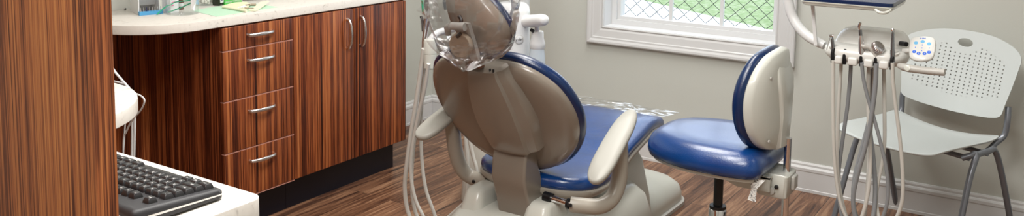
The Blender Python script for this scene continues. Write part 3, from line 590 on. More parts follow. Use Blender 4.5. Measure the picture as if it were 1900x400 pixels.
# clear film bag over the headrest
BC = V((-1.500, 2.085, 1.015)); g = G(); rings = []
nr_, ns = 15, 30
key_px = [(0, 168, .5), ]
for i in range(nr_+1):
    t_ = i/nr_; z = .845+t_*.36; prof_ = [.01, .085, .125, .145, .152, .155, .150, .12, .05]; q_ = t_*(len(prof_)-1); a0 = int(min(q_, len(prof_)-2)); R_ = prof_[a0]+(prof_[a0+1]-prof_[a0])*(q_-a0)
    ring = []
    for j in range(ns):
        a_ = j/ns*2*PI; p = V((math.cos(a_)*R_*1.03, math.sin(a_)*R_*.60, 0)); n1 = abs(noise.noise(V((math.cos(a_)*2.4, math.sin(a_)*2.4, z*5))))*.055 + noise.noise(V((math.cos(a_)*6, math.sin(a_)*6, z*14+3)))*.022-.008
        s_ = 1+n1/max(R_, .05); ring.append(V((BC.x-.012+(.06 if False else 0)+p.x*s_-.02*max(0, .25-t_)*4, BC.y+.0+p.y*s_, z+noise.noise(V((a_, z*20, 5)))*.008)))
    rings.append(ring)
g.ring_loft(rings, True, True)
hb = thing('headrest_cover', (BC.x, BC.y, .85), 'crinkled clear plastic bag pulled over the dental chair headrest', 'plastic cover')
fix_normals(g.build('bag', FILM, hb, 12))
g = G(); P = [at(772, 17, 2.06), at(806, -6, 2.05), at(822, 40, 2.02), at(800, 42, 2.05)]
def ruffle(g, P, n1=10, n2=10, amp=.008, seed=0):
    R__ = []
    for i in range(n1+1):
        row = []
        for j in range(n2+1):
            s_, t_ = i/n1, j/n2; p = (P[0].lerp(P[1], s_)).lerp(P[3].lerp(P[2], s_), t_)
            row.append(p+V((.2, -1, .1))*amp*noise.noise(V((s_*4+seed, t_*4, seed))))
        R__.append(row)
    b = len(g.v); g.v += [p for r_ in R__ for p in r_]
    for i in range(n1):
        for j in range(n2): g.f.append((b+i*(n2+1)+j, b+i*(n2+1)+j+1, b+(i+1)*(n2+1)+j+1, b+(i+1)*(n2+1)+j)); g.m.append(0)
ruffle(g, P, seed=2, amp=.02)
ruffle(g, [at(812, 88, 1.99), at(944, 72, 1.99), at(952, 92, 2.0), at(842, 122, 2.0)], 16, 8, .02, 5)
g.build('loose_flap', FILM, hb, 12)
# plastic sheet on the toe end
g = G(); P = [V((-1.80, 3.06, .509)), V((-1.32, 3.12, .503)), V((-1.315, 3.275, .490)), V((-1.83, 3.275, .495))]
ruffle(g, P, 26, 12, .0, 9)
g.v = [p+V((0, 0, .006+.006*noise.noise(p*12))) for p in g.v]
tag(g.build('toe_cover', SHEET, smooth=30), 'clear plastic sheet over the foot end of the dental chair seat', 'plastic cover')

# ------------------------------------------------------------------ dental unit behind the chair
DU = thing('dental_unit', (-2.1, 3.2, 0), 'white dental unit column with round badge standing behind the dental chair', 'dental unit')
cc_ = at(950, 60, 3.15); cx_ = cc_.x
g = G().lathe([(.078, .32), (.080, .33), (.0795, .86), (.074, .885), (.060, .898), (.030, .903)], (cx_, 3.15, 0), seg=48); g.build('column', WHITEP, DU, 50)
g = G().lathe([(.024, .90), (.026, .91), (.026, .925), (.020, .93), (.020, 1.0)], (cx_+.012, 3.15, 0)); g.build('neck', WHITEP, DU)
g = G(); loft_rr(g, [(.0, -2.26, -1.99, 3.02, 3.42, .05), (.28, -2.25, -2.0, 3.03, 3.40, .05), (.32, -2.22, -2.02, 3.05, 3.35, .04)]); fix_normals(g.build('unit_base', CREAM, DU, 50))
# badge
bcn = at(963, 73, 3.15); dv = V((bcn.x-cx_, 0, 0)); ang = math.asin(max(-1, min(1, 0)))
vd = (V((0, 0, H))-at(963, 73, 3.1)); vd.z = 0; vd.normalize(); bn = (vd*.86+V((vd.y*-1, vd.x, 0))*-.0).normalized()
sidev = V((-vd.y, vd.x, 0)); 
# point on the cylinder along the view ray of the badge
o_ = V((0, 0, H)); rv = ray(963, 73); C2 = V((cx_, 3.15)); a2 = rv.x**2+rv.y**2; b2 = -2*(rv.x*C2.x+rv.y*C2.y); c2 = C2.length_squared-.0797**2
t_ = (-b2-math.sqrt(b2*b2-4*a2*c2))/(2*a2); bp_ = o_+rv*t_; bn = V((bp_.x-cx_, bp_.y-3.15, 0)).normalized(); bt_ = V((-bn.y, bn.x, 0))
g = G().lathe([(.0185, -.006), (.0195, .0015), (.0175, .003), (.001, .003)], bp_, bn, 32); bd = fix_normals(g.build('badge', WHITEP, DU))
g = G(); g.lathe([(.0192, .0018), (.0199, .0026), (.0184, .0032), (.0180, .0026)], bp_, bn, 32); g.build('badge_ring', GREYP, bd)
g = G(); text_into(g, "a\u00b7dec", .0165, lambda x, y, z: bp_+bt_*x+V((0, 0, 1))*(y+x*.12)+bn*(.0034+z)); fix_normals(g.build('badge_lettering', BLACK, bd, 0))
# water bottle and arm
bx = at(997, 90, 3.16)
g = G().lathe([(.030, .50), (.036, .52), (.037, .60), (.034, .68), (.028, .715)], (bx.x, 3.16, 0)); g.build('water_bottle', CLEARB, DU, 50)
g = G().lathe([(.028, .705), (.034, .715), (.034, .733), (.027, .755), (.026, .78), (.023, .785)], (bx.x, 3.16, 0)); g.build('bottle_cap', WHITEP, DU, 40)
g = G(); g.tube([at(958, 40, 3.15), at(985, 39, 3.13), at(1004, 37.5, 3.10), at(1011, 37, 3.09), at(1014, 37, 3.085)], [.026, .027, .027, .022, .008], 20, 3); g.tube([at(996, 48, 3.14), at(997, 62, 3.16)], .010, 10, smooth=False); g.build('holder_arm', WHITEP, DU, 50)
G().tube([at(985, 55, 3.13), at(990, 58, 3.13)], .008, 8, smooth=False).build('valve', DARKM, DU)
G().lathe([(.032, .02), (.032, 1.30), (.036, 1.31), (.036, 1.36), (.01, 1.37)], (-2.12, 3.33, 0)).build('support_post', WHITEP, DU)
# assistant holder
AH = thing('assistant_holder', (-2.0, 2.5, .73), 'white round assistant instrument holder with hanging hoses left of the dental chair', 'instrument holder')
hc = at(798, 100, 2.5); hx = hc.x; zt_, zb_ = at(798, 73, 2.5).z, at(798, 127, 2.5).z; zm_ = (zt_+zb_)/2
G().lathe([(.020, zb_), (.0235, zb_+.004), (.024, zm_-.001), (.0225, zm_), (.024, zm_+.001), (.025, zt_-.008), (.022, zt_), (.012, zt_+.004)], (hx, 2.5, 0), seg=28).build('holder_body', CREAM, AH, 40)
g = G(); g.tube([(hx, 2.5, zt_-.005), (hx+.010, 2.53, zt_+.020), (hx+.012, 2.62, zt_+.025), (-2.03, 2.90, .855), (-2.09, 3.13, .85)], .0135, 16, 6); g.build('support_arm', WHITEP, AH, 50)
g = G(); g.tube([at(790, 34, 2.48), at(788, 55, 2.49), at(786, 78, 2.50), at(785, 120, 2.5)], [.006, .0055, .0065, .006], 12); g.build('suction_handle', STEEL, AH)
g = G(); g.tube([at(796, 38, 2.5), at(792, 60, 2.5), at(790, 80, 2.5)], [.005, .005, .006], 12); g.build('suction_handle', STEEL, AH)
g = G(); g.tube([at(783, -4, 2.5), at(784, 8, 2.5), at(785, 22, 2.5)], [.004, .0045, .004], 10); g.build('suction_nozzle', GREENP, AH)
g = G(); g.tube([at(781, 30, 2.5), at(784, 40, 2.5), at(786, 58, 2.5)], [.005, .006, .007], 12); g.build('valve_body', DARKM, AH)
def hose(parent, pts, Y, r, m, k=8, dY=0):
    n_ = len(pts); P = [at(x, y, Y+dY*i/(n_-1)) for i, (x, y) in enumerate(pts)]
    P = [V((p.x, p.y, max(p.z, r))) for p in P]
    g = G(); g.tube(P, r*1.42, 10, k); return g.build('hose', m, parent, 60)
hose(AH, [(786, 90), (781, 128), (772, 190), (762, 250), (754, 310), (751, 350), (757, 392), (775, 430), (805, 425), (880, 360)], 2.48, .0060, HOSEM, dY=.1)
hose(AH, [(790, 110), (786, 150), (778, 210), (768, 265), (764, 320), (766, 370), (776, 405), (800, 430), (850, 420)], 2.52, .0055, HOSEM, dY=.1)
hose(AH, [(795, 118), (788, 165), (776, 215), (764, 280), (763, 330), (771, 370), (785, 400), (800, 430), (850, 425)], 2.46, .0050, HOSEM, dY=.1)
hose(AH, [(784, 120), (783, 180), (781, 240), (783, 300), (790, 350), (802, 385), (812, 410), (830, 430), (870, 430)], 2.55, .0050, HOSEM, dY=.1)
hose(DC, [(862, 235), (865, 270), (868, 300), (868, 330), (866, 360), (862, 400), (858, 430)], 2.75, .0055, HOSEM)
hose(DC, [(868, 225), (872, 262), (878, 290), (884, 312), (886, 340), (884, 380)], 2.85, .0055, HOSEM)

# ------------------------------------------------------------------ operator stool
SX, SYc = -1.015, 2.98
ST = thing('operator_stool', (SX, SYc, 0), 'navy vinyl operator stool with curved backrest and chrome post beside the dental chair', 'stool')
hs = [(-.275, 0), (-.270, -.08), (-.240, -.15), (-.165, -.20), (-.07, -.228), (.04, -.232), (.11, -.226), (.160, -.21), (.180, -.175), (.184, -.08), (.185, 0)]
so2 = hs+[(u, -v) for u, v in reversed(hs[1:-1])]
def stf(u, v, w): return V((SX+u, SYc+.018+v, .478+w*1.12+.012*(u+.05)**2*3))
g = G().pad(so2, [(1, .03, -.042), (1, .006, -.036), (1, -.002, -.018), (1, 0, 0), (1, .010, .020), (1, .028, .034), (.78, 0, .043), (.5, 0, .045), (.2, 0, .043)], stf, 5); fix_normals(g.build('seat', NAVY, ST, 60))
g = G().pad(so2, [(1, .05, -.052), (1, .022, -.050), (1, .018, -.040), (.5, 0, -.04)], stf, 5); fix_normals(g.build('seat_pan', CREAM, ST, 50))
# tilt bracket under the seat
g = G(); pf = [(-.175, .426), (.19, .426), (.19, .375), (.08, .372), (.02, .392), (-.16, .402)]
for yy in (-.09, .078): g.ring_loft([[V((SX+a_, SYc+yy+e_, z)) for a_, z in pf] for e_ in (0, .012)])
g.span((SX-.14, SYc-.09, .418), (SX+.19, SYc+.09, .424)); br = fix_normals(g.build('tilt_bracket', CREAM, ST, 30))
g = G()
for q in ((1300, 316), (1330, 320), (1364, 330)): g.lathe([(.008, 0), (.008, .004), (.004, .006)], at(q[0], q[1], SYc-.091), (0, -1, 0), 12)
g.build('bolt', STEEL, br)
g = G(); loft_rr(g, [(.348, SX+.138, SX+.236, SYc-.055, SYc+.055, .012), (.352, SX+.135, SX+.239, SYc-.058, SYc+.058, .012), (.425, SX+.135, SX+.242, SYc-.058, SYc+.058, .012), (.43, SX+.14, SX+.238, SYc-.054, SYc+.054, .01)]); cl = fix_normals(g.build('post_clamp', CREAM, ST, 40))
g = G(); g.lathe([(.013, 0), (.014, .004), (.012, .009), (.003, .010)], at(1431, 353, SYc-.059), (0, -1, 0), 18); g.build('clamp_bolt', GREYP, cl)
g = G(); g.lathe([(.007, 0), (.007, .006), (.002, .008)], at(1441, 346, SYc-.059), (0, -1, 0), 14); g.build('clamp_screw', BLACK, cl)
G().box((SX+.247, SYc+.01, .395), (.014, .05, .05), 0, .006).build('clamp_lever', GREYP, cl)
G().lathe([(.0125, 0), (.0125, .40)], (SX+.222, SYc, .15), seg=20).build('back_post', CHROME, ST)
G().lathe([(.028, 0), (.030, .003), (.030, .018), (.017, .02), (.017, .17)], (SX-.02, SYc, .238), seg=24).build('gas_cylinder', BLACK, ST)
G().lathe([(.032, 0), (.032, .14), (.030, .145)], (SX-.02, SYc, .10), seg=28).build('column_sleeve', CHROME, ST)
for i in range(5):
    a_ = i*2*PI/5+.3; d2 = V((math.cos(a_), math.sin(a_), 0)); c0 = V((SX-.02, SYc, 0))
    g = G(); g.tube([c0+V((0, 0, .115))+d2*.02, c0+d2*.15+V((0, 0, .105)), c0+d2*.28+V((0, 0, .075))], [.026, .022, .016], 14, 4); lg = g.build('base_leg', STEEL, ST)
    g = G(); cw = c0+d2*.28; pv = V((-d2.y, d2.x, 0)); g.lathe([(.02, -.014), (.027, -.012), (.027, .012), (.02, .014)], cw+V((0, 0, .027)), pv, 18); g.lathe([(.008, .03), (.008, .075)], cw); g.build('castor', BLACK, lg)
# backrest: frame u = along Y (width), v up, w towards the sitter (-X)
zb0, xb0 = .515, SX+.20
bh = [(0, 0), (.08, .004), (.135, .028), (.172, .078), (.188, .14), (.186, .205), (.165, .265), (.128, .312), (.082, .338), (.0, .348)]
bo = bh+[(-u, v) for u, v in reversed(bh[1:-1])]
def bkf(u, v, w): return V((xb0-.028-.004*(v/.37)-1.5*u*u-w, SYc+u, zb0+v))
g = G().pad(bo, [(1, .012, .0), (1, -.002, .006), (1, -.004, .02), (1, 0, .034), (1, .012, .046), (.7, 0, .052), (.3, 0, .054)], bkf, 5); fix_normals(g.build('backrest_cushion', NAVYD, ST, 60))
g = G().pad(bo, [(1, .004, .002), (1, 0, -.004), (1, .002, -.022), (1, .008, -.030), (1, .05, -.036), (.55, 0, -.040), (.2, 0, -.042)], bkf, 5); bs = fix_normals(g.build('backrest_shell', CREAM, ST, 50))
g = G(); rings = []
for v, hw, h in ((.0, .050, .028), (.01, .055, .040), (.12, .058, .046), (.20, .072, .046), (.24, .082, .042), (.28, .078, .034), (.31, .062, .024), (.328, .04, .014)):
    rings.append([bkf(u*hw, v, 0)+V((1.5*(u*hw)**2+hh*h, 0, 0)) for u, hh in ((-1, .3), (-.98, .85), (-.9, 1.0), (-.5, 1.12), (0, 1.15), (.5, 1.12), (.9, 1), (.98, .85), (1, .3))])
g.ring_loft(rings); fix_normals(g.build('backrest_ridge', CREAM, bs, 40))
g = G()
for q in ((.095, .25), (-.0, 0),)[:1]: pass
for u, v in ((-.118, .262), (-.118, .045)): g.lathe([(.0055, 0), (.0055, .004), (.002, .005)], bkf(u, v, -.038), (1, -.3, 0), 12)
g.build('screw', GREYP, bs)
# label tag under the seat
LAB = mat('printed_label', (.8, .8, .77), .8); nt = LAB.node_tree; mp = mapped(nt, (120, 120, 420)); n = nt.nodes.new('ShaderNodeTexNoise'); n.inputs['Scale'].default_value = 1; nt.links.new(mp.outputs[0], n.inputs[0])
r = ramp(nt, [(.40, (.15, .15, .15)), (.47, (.8, .8, .77))]); nt.links.new(n.outputs[0], r.inputs[0]); nt.links.new(r.outputs[0], nt.nodes['Principled BSDF'].inputs['Base Color'])
Yt = SYc-.16; g = G(); P = [at(1391, 332, Yt), at(1420, 334, Yt), at(1404, 350, Yt-.01), at(1402, 374, Yt-.01), at(1387, 370, Yt-.01), at(1394, 350, Yt)]
ruf = [[p, p+V((0, .0012, 0))] for p in P]; g.ring_loft([[a_[0] for a_ in ruf], [a_[1] for a_ in ruf]]); g2 = fix_normals(g.build('label_tag', LAB, ST, 0)); g2['label'] = 'white printed fabric label'

# ------------------------------------------------------------------ delivery unit
CONS = mat('white_console_plastic', (.72, .725, .70), .26, coat=.25)
DL = thing('delivery_unit', (-.57, 3.0, .85), 'white dental delivery console with instrument holders hanging from a curved arm', 'dental delivery unit')
YD = 2.94
lip = [(1514, 80), (1513, 90), (1521, 97), (1536, 105), (1546, 114), (1568, 120), (1600, 124), (1635, 126), (1662, 124), (1676, 116), (1683, 106), (1684, 94), (1676, 84), (1650, 76), (1600, 70), (1560, 64), (1535, 64)]
# body plan in XY: long bar with rounded ends, lofted in z
def bar(x0, x1, y0, y1, r_, z): return [V((p[0], p[1], z)) for p in rrect((x1-x0)/2, (y1-y0)/2, r_, 8, (x0+x1)/2, (y0+y1)/2)]
g = G(); g.ring_loft([bar(-.655, -.455, 2.96, 3.12, .05, .842), bar(-.672, -.44, 2.94, 3.14, .06, .848), bar(-.685, -.430, 2.925, 3.15, .07, .862), bar(-.690, -.425, 2.922, 3.155, .075, .876), bar(-.688, -.427, 2.928, 3.15, .07, .888), bar(-.680, -.435, 2.94, 3.14, .06, .896), bar(-.66, -.45, 2.96, 3.12, .05, .899)])
fix_normals(g.build('console_body', CONS, DL, 60))
g = G(); g.ring_loft([bar(-.672, -.438, 3.00, 3.16, .05, .885), bar(-.668, -.442, 3.01, 3.155, .05, .905), bar(-.660, -.448, 3.025, 3.15, .05, .925), bar(-.648, -.462, 3.04, 3.145, .04, .938), bar(-.63, -.485, 3.06, 3.13, .03, .944)])
fix_normals(g.build('console_hood', CONS, DL, 60))
slots = [1546, 1568, 1599, 1626, 1656]
for i, x in enumerate(slots):
    p = at(x, 100+ (x-1546)*.06, 2.935); p.z = .887
    g = G(); g.lathe([(.017, 0), (.0175, .006), (.012, .0075), (.009, .003), (.001, .003)], V((p.x, 2.95, .889)), (0, -.25, 1), 24); fix_normals(g.build('holder_cup', CONS, DL, 40))
    g = G(); g.tube([(p.x, 2.936, .889), (p.x, 2.926, .872), (p.x, 2.932, .842)], .0062, 10, smooth=False); g.build('holder_notch', DARKM, DL, 40)
for x0, x1 in ((1550, 1564), (1574, 1592), (1604, 1621), (1632, 1650)):
    a_, b2 = at(x0, 110, 2.93), at(x1, 110, 2.93); G().span((a_.x, 2.915, .842), (b2.x, 2.94, .868), .006).build('holder_tab', CONS, DL)
# arm and post
g = G(); g.tube([(-2.09, 3.33, 1.33), (-1.6, 3.22, 1.34), (-1.05, 3.12, 1.32), (-.90, 3.08, 1.26), at(1459, -30, 3.05), at(1463, 5, 3.05), at(1471, 32, 3.05), at(1486, 55, 3.04), at(1506, 72, 3.03), at(1530, 84, 3.02)], [.024, .024, .022, .019, .0175, .0175, .0175, .0175, .017, .015], 20, 8); g.build('curved_arm', WHITEP, DL, 60)
g = G(); tp, bt2 = at(1508, 8, 2.99), at(1514, 84, 2.99); g.tube([tp, bt2], .0075, 4, smooth=False, up=(1, 1, 0)); g.box(at(1507, 6, 2.99), (.035, .03, .010), 0, .003); g.build('tray_post', WHITEP, DL, 30)
# touch pad
pc = at(1711, 89, 2.95); vdir = (V((0, 0, H))-pc).normalized(); pn = (V((-.05, -.72, .69))).normalized(); pu = V((1, .08, 0)); pu = (pu-pn*pu.dot(pn)).normalized(); pv_ = pn.cross(pu)
def pfn(u, v, w): return pc+pu*u+pv_*v+pn*w
po = [(-.036, .030), (-.030, .040), (0, .047), (.026, .043), (.035, .032), (.038, 0), (.034, -.030), (.022, -.043), (0, -.048), (-.022, -.044), (-.034, -.030), (-.038, 0)]
tpad = fix_normals(G().pad(po, [(1, .006, -.014), (1, 0, -.008), (1, 0, -.002), (1, .003, .002), (.6, 0, .003)], pfn, 4).build('touch_pad', CONS, DL, 50))
def disc(u, v, r_, m, nm, txt=None):
    g = G(); g.lathe([(r_, 0), (r_, .0006), (r_*.2, .0008)], pfn(u, v, .0025), pn, 16); g.build(nm, m, tpad)
for u, v in ((-.019, .017), (0, .023), (.019, .015)): disc(u, v, .0062, CYANPR, 'pad_button')
for u, v in ((-.021, -.017), (-.008, -.023), (.009, -.023), (.021, -.017)): disc(u, v, .0058, BLUEPR, 'pad_button')
for u, v in ((-.019, .0), (0, .010), (0, -.002), (0, -.012), (.021, -.001)): disc(u, v, .0018, BLUEPR, 'pad_symbol')
g = G(); text_into(g, "a\u00b7dec", .008, lambda x, y, z: pfn(x, y+.036, .003+z)); fix_normals(g.build('pad_lettering', BLUEPR, tpad, 0))
g = G()
for u, v, s_ in ((-.021, -.017, '1'), (-.008, -.023, '2'), (.009, -.023, '3'), (.021, -.017, '4')): text_into(g, s_, .007, lambda x, y, z: pfn(u+x, v+y, .0036+z), .0002)
fix_normals(g.build('pad_numerals', GLYPH, tpad, 0))
G().tube([at(1676, 94, 2.98), at(1690, 94, 2.965)], .008, 12, smooth=False).build('pad_stem', CONS, DL)
G().tube([at(1671, 80, 3.02), at(1682, 82, 3.0)], .008, 10, smooth=False).build('side_knob', DARKM, DL)
# handle
g = G(); g.tube([at(1668, 121, 2.93), at(1676, 124, 2.92), at(1690, 127, 2.91), at(1720, 131, 2.905), at(1753, 134, 2.90)], [.009, .014, .0145, .0135, .013], 16, 5, flat=.85); hd = g.build('position_handle', GREYP, DL, 50)
G().lathe([(.0095, 0), (.0095, .003), (.007, .004), (.001, .004)], at(1684, 126, 2.90), (-.15, -1, .35), 20).build('brake_button', CREAM, hd)
# instruments, each with its own hose
DARKT = mat('dark_steel', (.30, .31, .33), .25, 1)
def inst(label, cat, base, hosepts, hm, hr=.0042, Y=2.93):
    t_ = thing(cat.replace(' ', '_'), tuple(at(*base, Y)), label, cat, 'handpieces in the delivery console'); h_ = hose(t_, hosepts, Y-.006, hr, hm, dY=.10); return t_
Yh = 2.935
t1 = inst('small syringe with an angled nozzle, leftmost instrument in the white console', 'dental syringe', (1547, 110), [(1546, 112), (1546, 150), (1546, 200), (1547, 260), (1550, 315), (1558, 370), (1572, 405), (1590, 420), (1603, 400), (1609, 350), (1612, 300), (1615, 250), (1619, 200), (1622, 125)], HOSEM)
g = G(); g.tube([at(1547, 112, Yh), at(1546, 95, Yh), at(1545, 80, Yh), at(1543, 68, Yh)], [.0055, .0065, .0055, .005], 12); g.build('body', DARKT, t1)
g = G(); g.tube([at(1538, 67, Yh-.004), at(1544, 66, Yh), at(1547, 67, Yh)], .0045, 10); g.tube([at(1540, 70, Yh-.006), at(1537, 80, Yh-.012), at(1534, 92, Yh-.018)], [.004, .0025, .0018], 8); g.build('nozzle', CHROME, t1)
t2 = inst('slim upright steel handpiece, the tallest instrument in the white console', 'dental handpiece', (1599, 114), [(1599, 116), (1602, 145), (1610, 180), (1622, 220), (1634, 265), (1644, 310), (1648, 350), (1643, 388), (1625, 425), (1600, 420), (1584, 380), (1585, 330), (1600, 270), (1614, 210), (1620, 125)], HOSED)
g = G(); g.tube([at(1599, 116, Yh), at(1599, 100, Yh), at(1598, 80, Yh), at(1597.5, 66, Yh)], [.0095, .0115, .009, .0062], 14); g.build('body', STEEL, t2)
g = G(); g.tube([at(1597, 67, Yh), at(1596, 55, Yh)], .0055, 12, smooth=False); g.build('neck', DARKT, t2)
g = G(); g.tube([at(1596, 56, Yh), at(1594, 50, Yh-.002), at(1596, 42, Yh-.006)], [.0042, .006, .0045], 12); g.build('head', CHROME, t2)
t3 = inst('angled steel handpiece with a ribbed round dial, next to the tall handpiece', 'dental handpiece', (1626, 116), [(1626, 118), (1624, 160), (1617, 215), (1606, 270), (1592, 320), (1583, 365), (1588, 405), (1605, 425), (1620, 400), (1624, 350), (1620, 290), (1614, 240), (1612, 190), (1614, 128)], HOSED, .0052)
g = G(); g.tube([at(1626, 116, Yh), at(1626, 104, Yh), at(1622, 94, Yh), at(1612, 88, Yh-.006), at(1603, 86, Yh-.01), at(1597, 84, Yh-.012)], [.008, .012, .0115, .006, .008, .003], 14, 4); g.build('body', GREYP, t3)
g = G(); dcn = at(1629, 88, Yh-.004); dax = V((.62, -.45, .60)).normalized(); rings = []
u_ = dax.cross(V((0, 1, 0))).normalized(); w_ = dax.cross(u_)
for h_, r_, am in ((-.012, .010, 0), (-.010, .0165, 0), (-.006, .0205, .07), (.006, .0205, .07), (.009, .018, 0), (.010, .010, 0), (.009, .002, 0)):
    rings.append([dcn+dax*h_+(u_*math.cos(a_)+w_*math.sin(a_))*r_*(1+am*(1 if k % 2 else -1)) for k, a_ in enumerate([2*PI*j/44 for j in range(44)])])
g.ring_loft(rings); fix_normals(g.build('dial', STEEL, t3, 25))
t4 = inst('straight tapered steel scaler with a round tip, rightmost instrument in the console', 'dental handpiece', (1656, 116), [(1656, 116), (1657, 150), (1661, 190), (1667, 235), (1672, 280), (1675, 330), (1674, 370), (1665, 400), (1650, 425), (1633, 410), (1626, 360), (1640, 280), (1641, 200), (1640, 128)], HOSEM)
g = G(); g.tube([at(1656, 116, Yh), at(1656, 104, Yh), at(1656, 85, Yh), at(1656.5, 68, Yh), at(1657, 60, Yh)], [.0075, .0078, .0062, .0048, .0042], 12); g.build('body', DARKT, t4)
g = G(); g.lathe([(.001, -.0065), (.005, -.005), (.0066, 0), (.005, .005), (.001, .0065)], at(1657, 56, Yh-.002), (0, -1, .3), 14); g.build('tip', CHROME, t4)
hose(DL, [(1561, 114), (1559, 150), (1556, 200), (1554, 260), (1554, 310), (1560, 360), (1572, 405), (1585, 420)], 2.99, .0042, HOSEM)
hose(DL, [(1579, 116), (1577, 150), (1572, 200), (1564, 255), (1557, 310), (1556, 350), (1562, 400), (1575, 425)], 3.00, .0045, HOSED)
hose(DL, [(1612, 118), (1611, 170), (1612, 230), (1615, 300), (1610, 360), (1598, 405), (1585, 425)], 2.97, .0045, HOSEM)
# tray on top
TR = thing('instrument_tray', (-.6, 3.0, 1.03), 'blue instrument tray with a pale underside above the white console', 'tray')
ta, tb = at(1487, 1, 2.9), at(1657, 9, 2.9); zt2 = 1.040
tc2 = V(((ta.x+tb.x)/2, 3.02, zt2)); hw2 = (tb.x-ta.x)/2
def tf_(u, v, w): return tc2+V((u, v, w))
rrp = rrect(hw2, .125, .018, 6)
g = G().pad(rrp, [(1, .012, -.012), (1, .002, -.008), (1, 0, -.002), (1, -.003, .001), (1, -.003, .004), (1, .002, .004)], tf_, 1, smooth=False); fix_normals(g.build('tray_rim', CREAM, TR, 40))
g = G().pad(rrp, [(1, .002, .001), (1, -.001, .006), (1, .0, .016), (1, .006, .016), (1, .009, .008), (.3, 0, .008)], tf_, 1, smooth=False); fix_normals(g.build('tray_liner', NAVYD, TR, 40))
g = G(); g.tube([tc2+V((hw2-.05, -.125, -.006)), tc2+V((hw2-.035, -.14, -.012)), tc2+V((hw2-.018, -.14, -.012)), tc2+V((hw2-.004, -.125, -.004))], [.004, .005, .005, .004], 10, 5); g.build('tray_lip', CREAM, TR)

# ------------------------------------------------------------------ stacking chair
CH = thing('stacking_chair', (-.489, 3.685, 0), 'pale grey plastic chair with perforated back and grey steel legs against the back wall', 'chair', rz=2.683)
KS = 1.01
def bld(g, name, m, parent=CH, sm=50):
    g.v = [p*KS for p in g.v]; return fix_normals(g.build(name, m, parent, sm, local=True))
PERF = bpy.data.materials.new('perforated_grey_plastic'); PERF.use_nodes = True; nt = PERF.node_tree; L = nt.links; b = nt.nodes['Principled BSDF']
b.inputs['Base Color'].default_value = (.56, .60, .60, 1); b.inputs['Roughness'].default_value = .42
uv = nt.nodes.new('ShaderNodeUVMap'); sp = nt.nodes.new('ShaderNodeSeparateXYZ'); L.new(uv.outputs[0], sp.inputs[0])
def mth(op, a, b_=None, c=None):
    m = nt.nodes.new('ShaderNodeMath'); m.operation = op
    for i, q in enumerate((a, b_, c)):
        if q is None: continue
        if isinstance(q, (int, float)): m.inputs[i].default_value = q
        else: L.new(q, m.inputs[i])
    return m.outputs[0]
def cell(o, pitch): return mth('SUBTRACT', mth('MULTIPLY', mth('FRACT', mth('DIVIDE', o, pitch)), pitch), pitch/2)
dx_, dy_ = cell(sp.outputs[0], .0215), cell(sp.outputs[1], .0150)
d2_ = mth('ADD', mth('MULTIPLY', dx_, dx_), mth('MULTIPLY', dy_, dy_))
hole = mth('LESS_THAN', d2_, .0031**2)
inx = mth('LESS_THAN', mth('ABSOLUTE', sp.outputs[0]), .1925); iny = mth('LESS_THAN', mth('ABSOLUTE', mth('SUBTRACT', sp.outputs[1], mth('MULTIPLY', .0, 1))), 10)
top_ = mth('SUBTRACT', .262, mth('MULTIPLY', mth('MULTIPLY', sp.outputs[0], sp.outputs[0]), 1.6)); bot_ = mth('ADD', .052, mth('MULTIPLY', mth('MULTIPLY', sp.outputs[0], sp.outputs[0]), .9))
iny = mth('MULTIPLY', mth('LESS_THAN', sp.outputs[1], top_), mth('GREATER_THAN', sp.outputs[1], bot_))
ox = mth('DIVIDE', sp.outputs[0], .062); oy = mth('DIVIDE', mth('SUBTRACT', sp.outputs[1], .262), .045)
ov = mth('GREATER_THAN', mth('ADD', mth('MULTIPLY', ox, ox), mth('MULTIPLY', oy, oy)), 1)
hm_ = mth('MULTIPLY', mth('MULTIPLY', hole, inx), mth('MULTIPLY', iny, ov))
tr_ = nt.nodes.new('ShaderNodeBsdfTransparent'); tr_.inputs[0].default_value = (1, 1, 1, 1)
mx = nt.nodes.new('ShaderNodeMixShader'); L.new(hm_, mx.inputs[0]); L.new(b.outputs[0], mx.inputs[1]); L.new(tr_.outputs[0], mx.inputs[2]); L.new(mx.outputs[0], nt.nodes['Material Output'].inputs[0])
# back panel: polar grid around the grip opening, so the opening is real
def bpt(u, v): return V((u, -.215-.075*(v/.29)-.035*(1-(u/.25)**2)+.02, .525+v))
ho = [(0, -.012), (.10, -.008), (.175, .002), (.212, .018), (.222, .06), (.236, .13), (.247, .20), (.250, .235), (.232, .262), (.18, .287), (.10, .305)]
bko = ho+[(0, .310)]+[(-u, v) for u, v in reversed(ho[1:])]
O_ = catmull([(a_[0], a_[1], 0) for a_ in bko], 5, True); n_ = len(O_)
# order outline around the oval centre
OC = V((0, .262, 0)); ov_ = []
for p in O_:
    a_ = math.atan2((p.y-OC.y)/.6, p.x-OC.x); ov_.append(V((OC.x+.032*math.cos(a_), OC.y+.017*math.sin(a_), 0)))
g = G(); rings = []; uvs = []
K_ = 14
for side in (0, 1):
    for k in (range(K_+1) if side == 0 else range(K_, -1, -1)):
        t_ = k/K_; rr__ = []
        for i in range(n_):
            q = ov_[i].lerp(O_[i], t_); p = bpt(q.x, q.y); rr__.append(p+V((0, -.0045*(1 if side else 0), 0))); uvs.append((q.x, q.y))
        rings.append(rr__)
rings.append(rings[0]); uvs += uvs[:n_]
g.ring_loft(rings, False, False); bo_ = bld(g, 'back_panel', PERF)
ul = bo_.data.uv_layers.new(name='UVMap')
for l in bo_.data.loops: ul.data[l.index].uv = uvs[l.vertex_index]
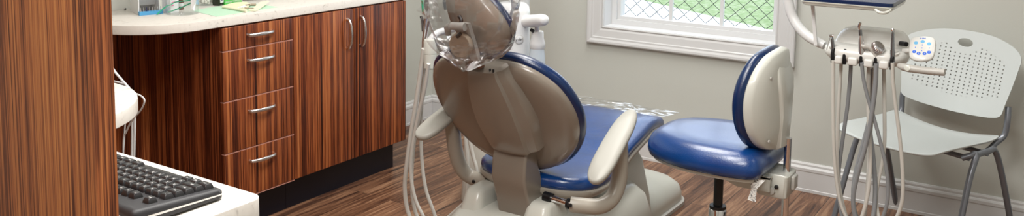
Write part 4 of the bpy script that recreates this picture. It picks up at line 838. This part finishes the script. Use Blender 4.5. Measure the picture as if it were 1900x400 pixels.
# seat
SEATM = mat('pale_grey_seat', (.56, .60, .60), .42); nt = SEATM.node_tree; mp = mapped(nt, (1, 1, 1)); vr = nt.nodes.new('ShaderNodeTexVoronoi'); vr.inputs['Scale'].default_value = 75; vr.inputs['Randomness'].default_value = .0
nt.links.new(mp.outputs[0], vr.inputs['Vector']); r = ramp(nt, [(.12, (0, 0, 0)), (.25, (1, 1, 1))]); nt.links.new(vr.outputs[0], r.inputs[0]); bp = nt.nodes.new('ShaderNodeBump'); bp.inputs['Strength'].default_value = .35; bp.inputs['Distance'].default_value = .001; nt.links.new(r.outputs[0], bp.inputs['Height']); nt.links.new(bp.outputs[0], nt.nodes['Principled BSDF'].inputs['Normal'])
hq = [(0, -.205), (.12, -.205), (.205, -.20), (.228, -.175), (.228, -.08), (.225, .05), (.222, .14), (.205, .195), (.13, .212), (.0, .218)]
sq_ = hq+[(-u, v) for u, v in reversed(hq[1:-1])]
def sfn2(u, v, w): return V((u, v, .447+w-.020*math.cos(min(1, abs(u)/.22)*PI/2)*(1 if v < .12 else max(0, 1-(v-.12)/.1))+.012*(abs(u)/.22)**3-(max(0, v-.10)**2)*.9+max(0, -v-.1)**2*1.2))
g = G(); g.pad(sq_, [(.02, 0, -.006), (.35, 0, -.006), (.7, 0, -.006), (.9, 0, -.006), (1, .004, -.007), (1, 0, -.004), (1, 0, 0), (1, .003, .002), (.9, 0, 0), (.7, 0, 0), (.35, 0, 0), (.02, 0, 0)], sfn2, 5); bld(g, 'seat', SEATM, sm=60)
for s_ in (-1, 1):
    g = G(); g.tube([(s_*.205, .01, .408), (s_*.226, -.005, .420), (s_*.242, -.02, .424), (s_*.250, .03, .33), (s_*.262, .125, .012)], .0115, 14, 8); lg = bld(g, 'leg', TUBE)
    g = G(); g.tube([(s_*.242, -.02, .426), (s_*.246, -.09, .432), (s_*.250, -.130, .424), (s_*.254, -.19, .30), (s_*.262, -.295, .012)], .0115, 14, 8); lg2 = bld(g, 'leg', TUBE)
    for yy in (.125, -.295): bld(G().lathe([(.013, 0), (.014, .004), (.014, .02), (.0125, .022)], (s_*.262, yy, 0), seg=14), 'foot_cap', BLACK, lg)
    g = G(); g.tube([(s_*.20, -.02, .405), (s_*.20, -.15, .408), (s_*.208, -.20, .436), (s_*.222, -.232, .47), (s_*.226, -.238, .53), (s_*.218, -.25, .575)], .011, 14, 8); bld(g, 'back_upright', TUBE)
g = G(); g.tube([(-.21, -.03, .402), (.21, -.03, .402)], .010, 12, smooth=False); g.tube([(-.21, -.15, .402), (.21, -.15, .402)], .010, 12, smooth=False); bld(g, 'cross_bar', TUBE)
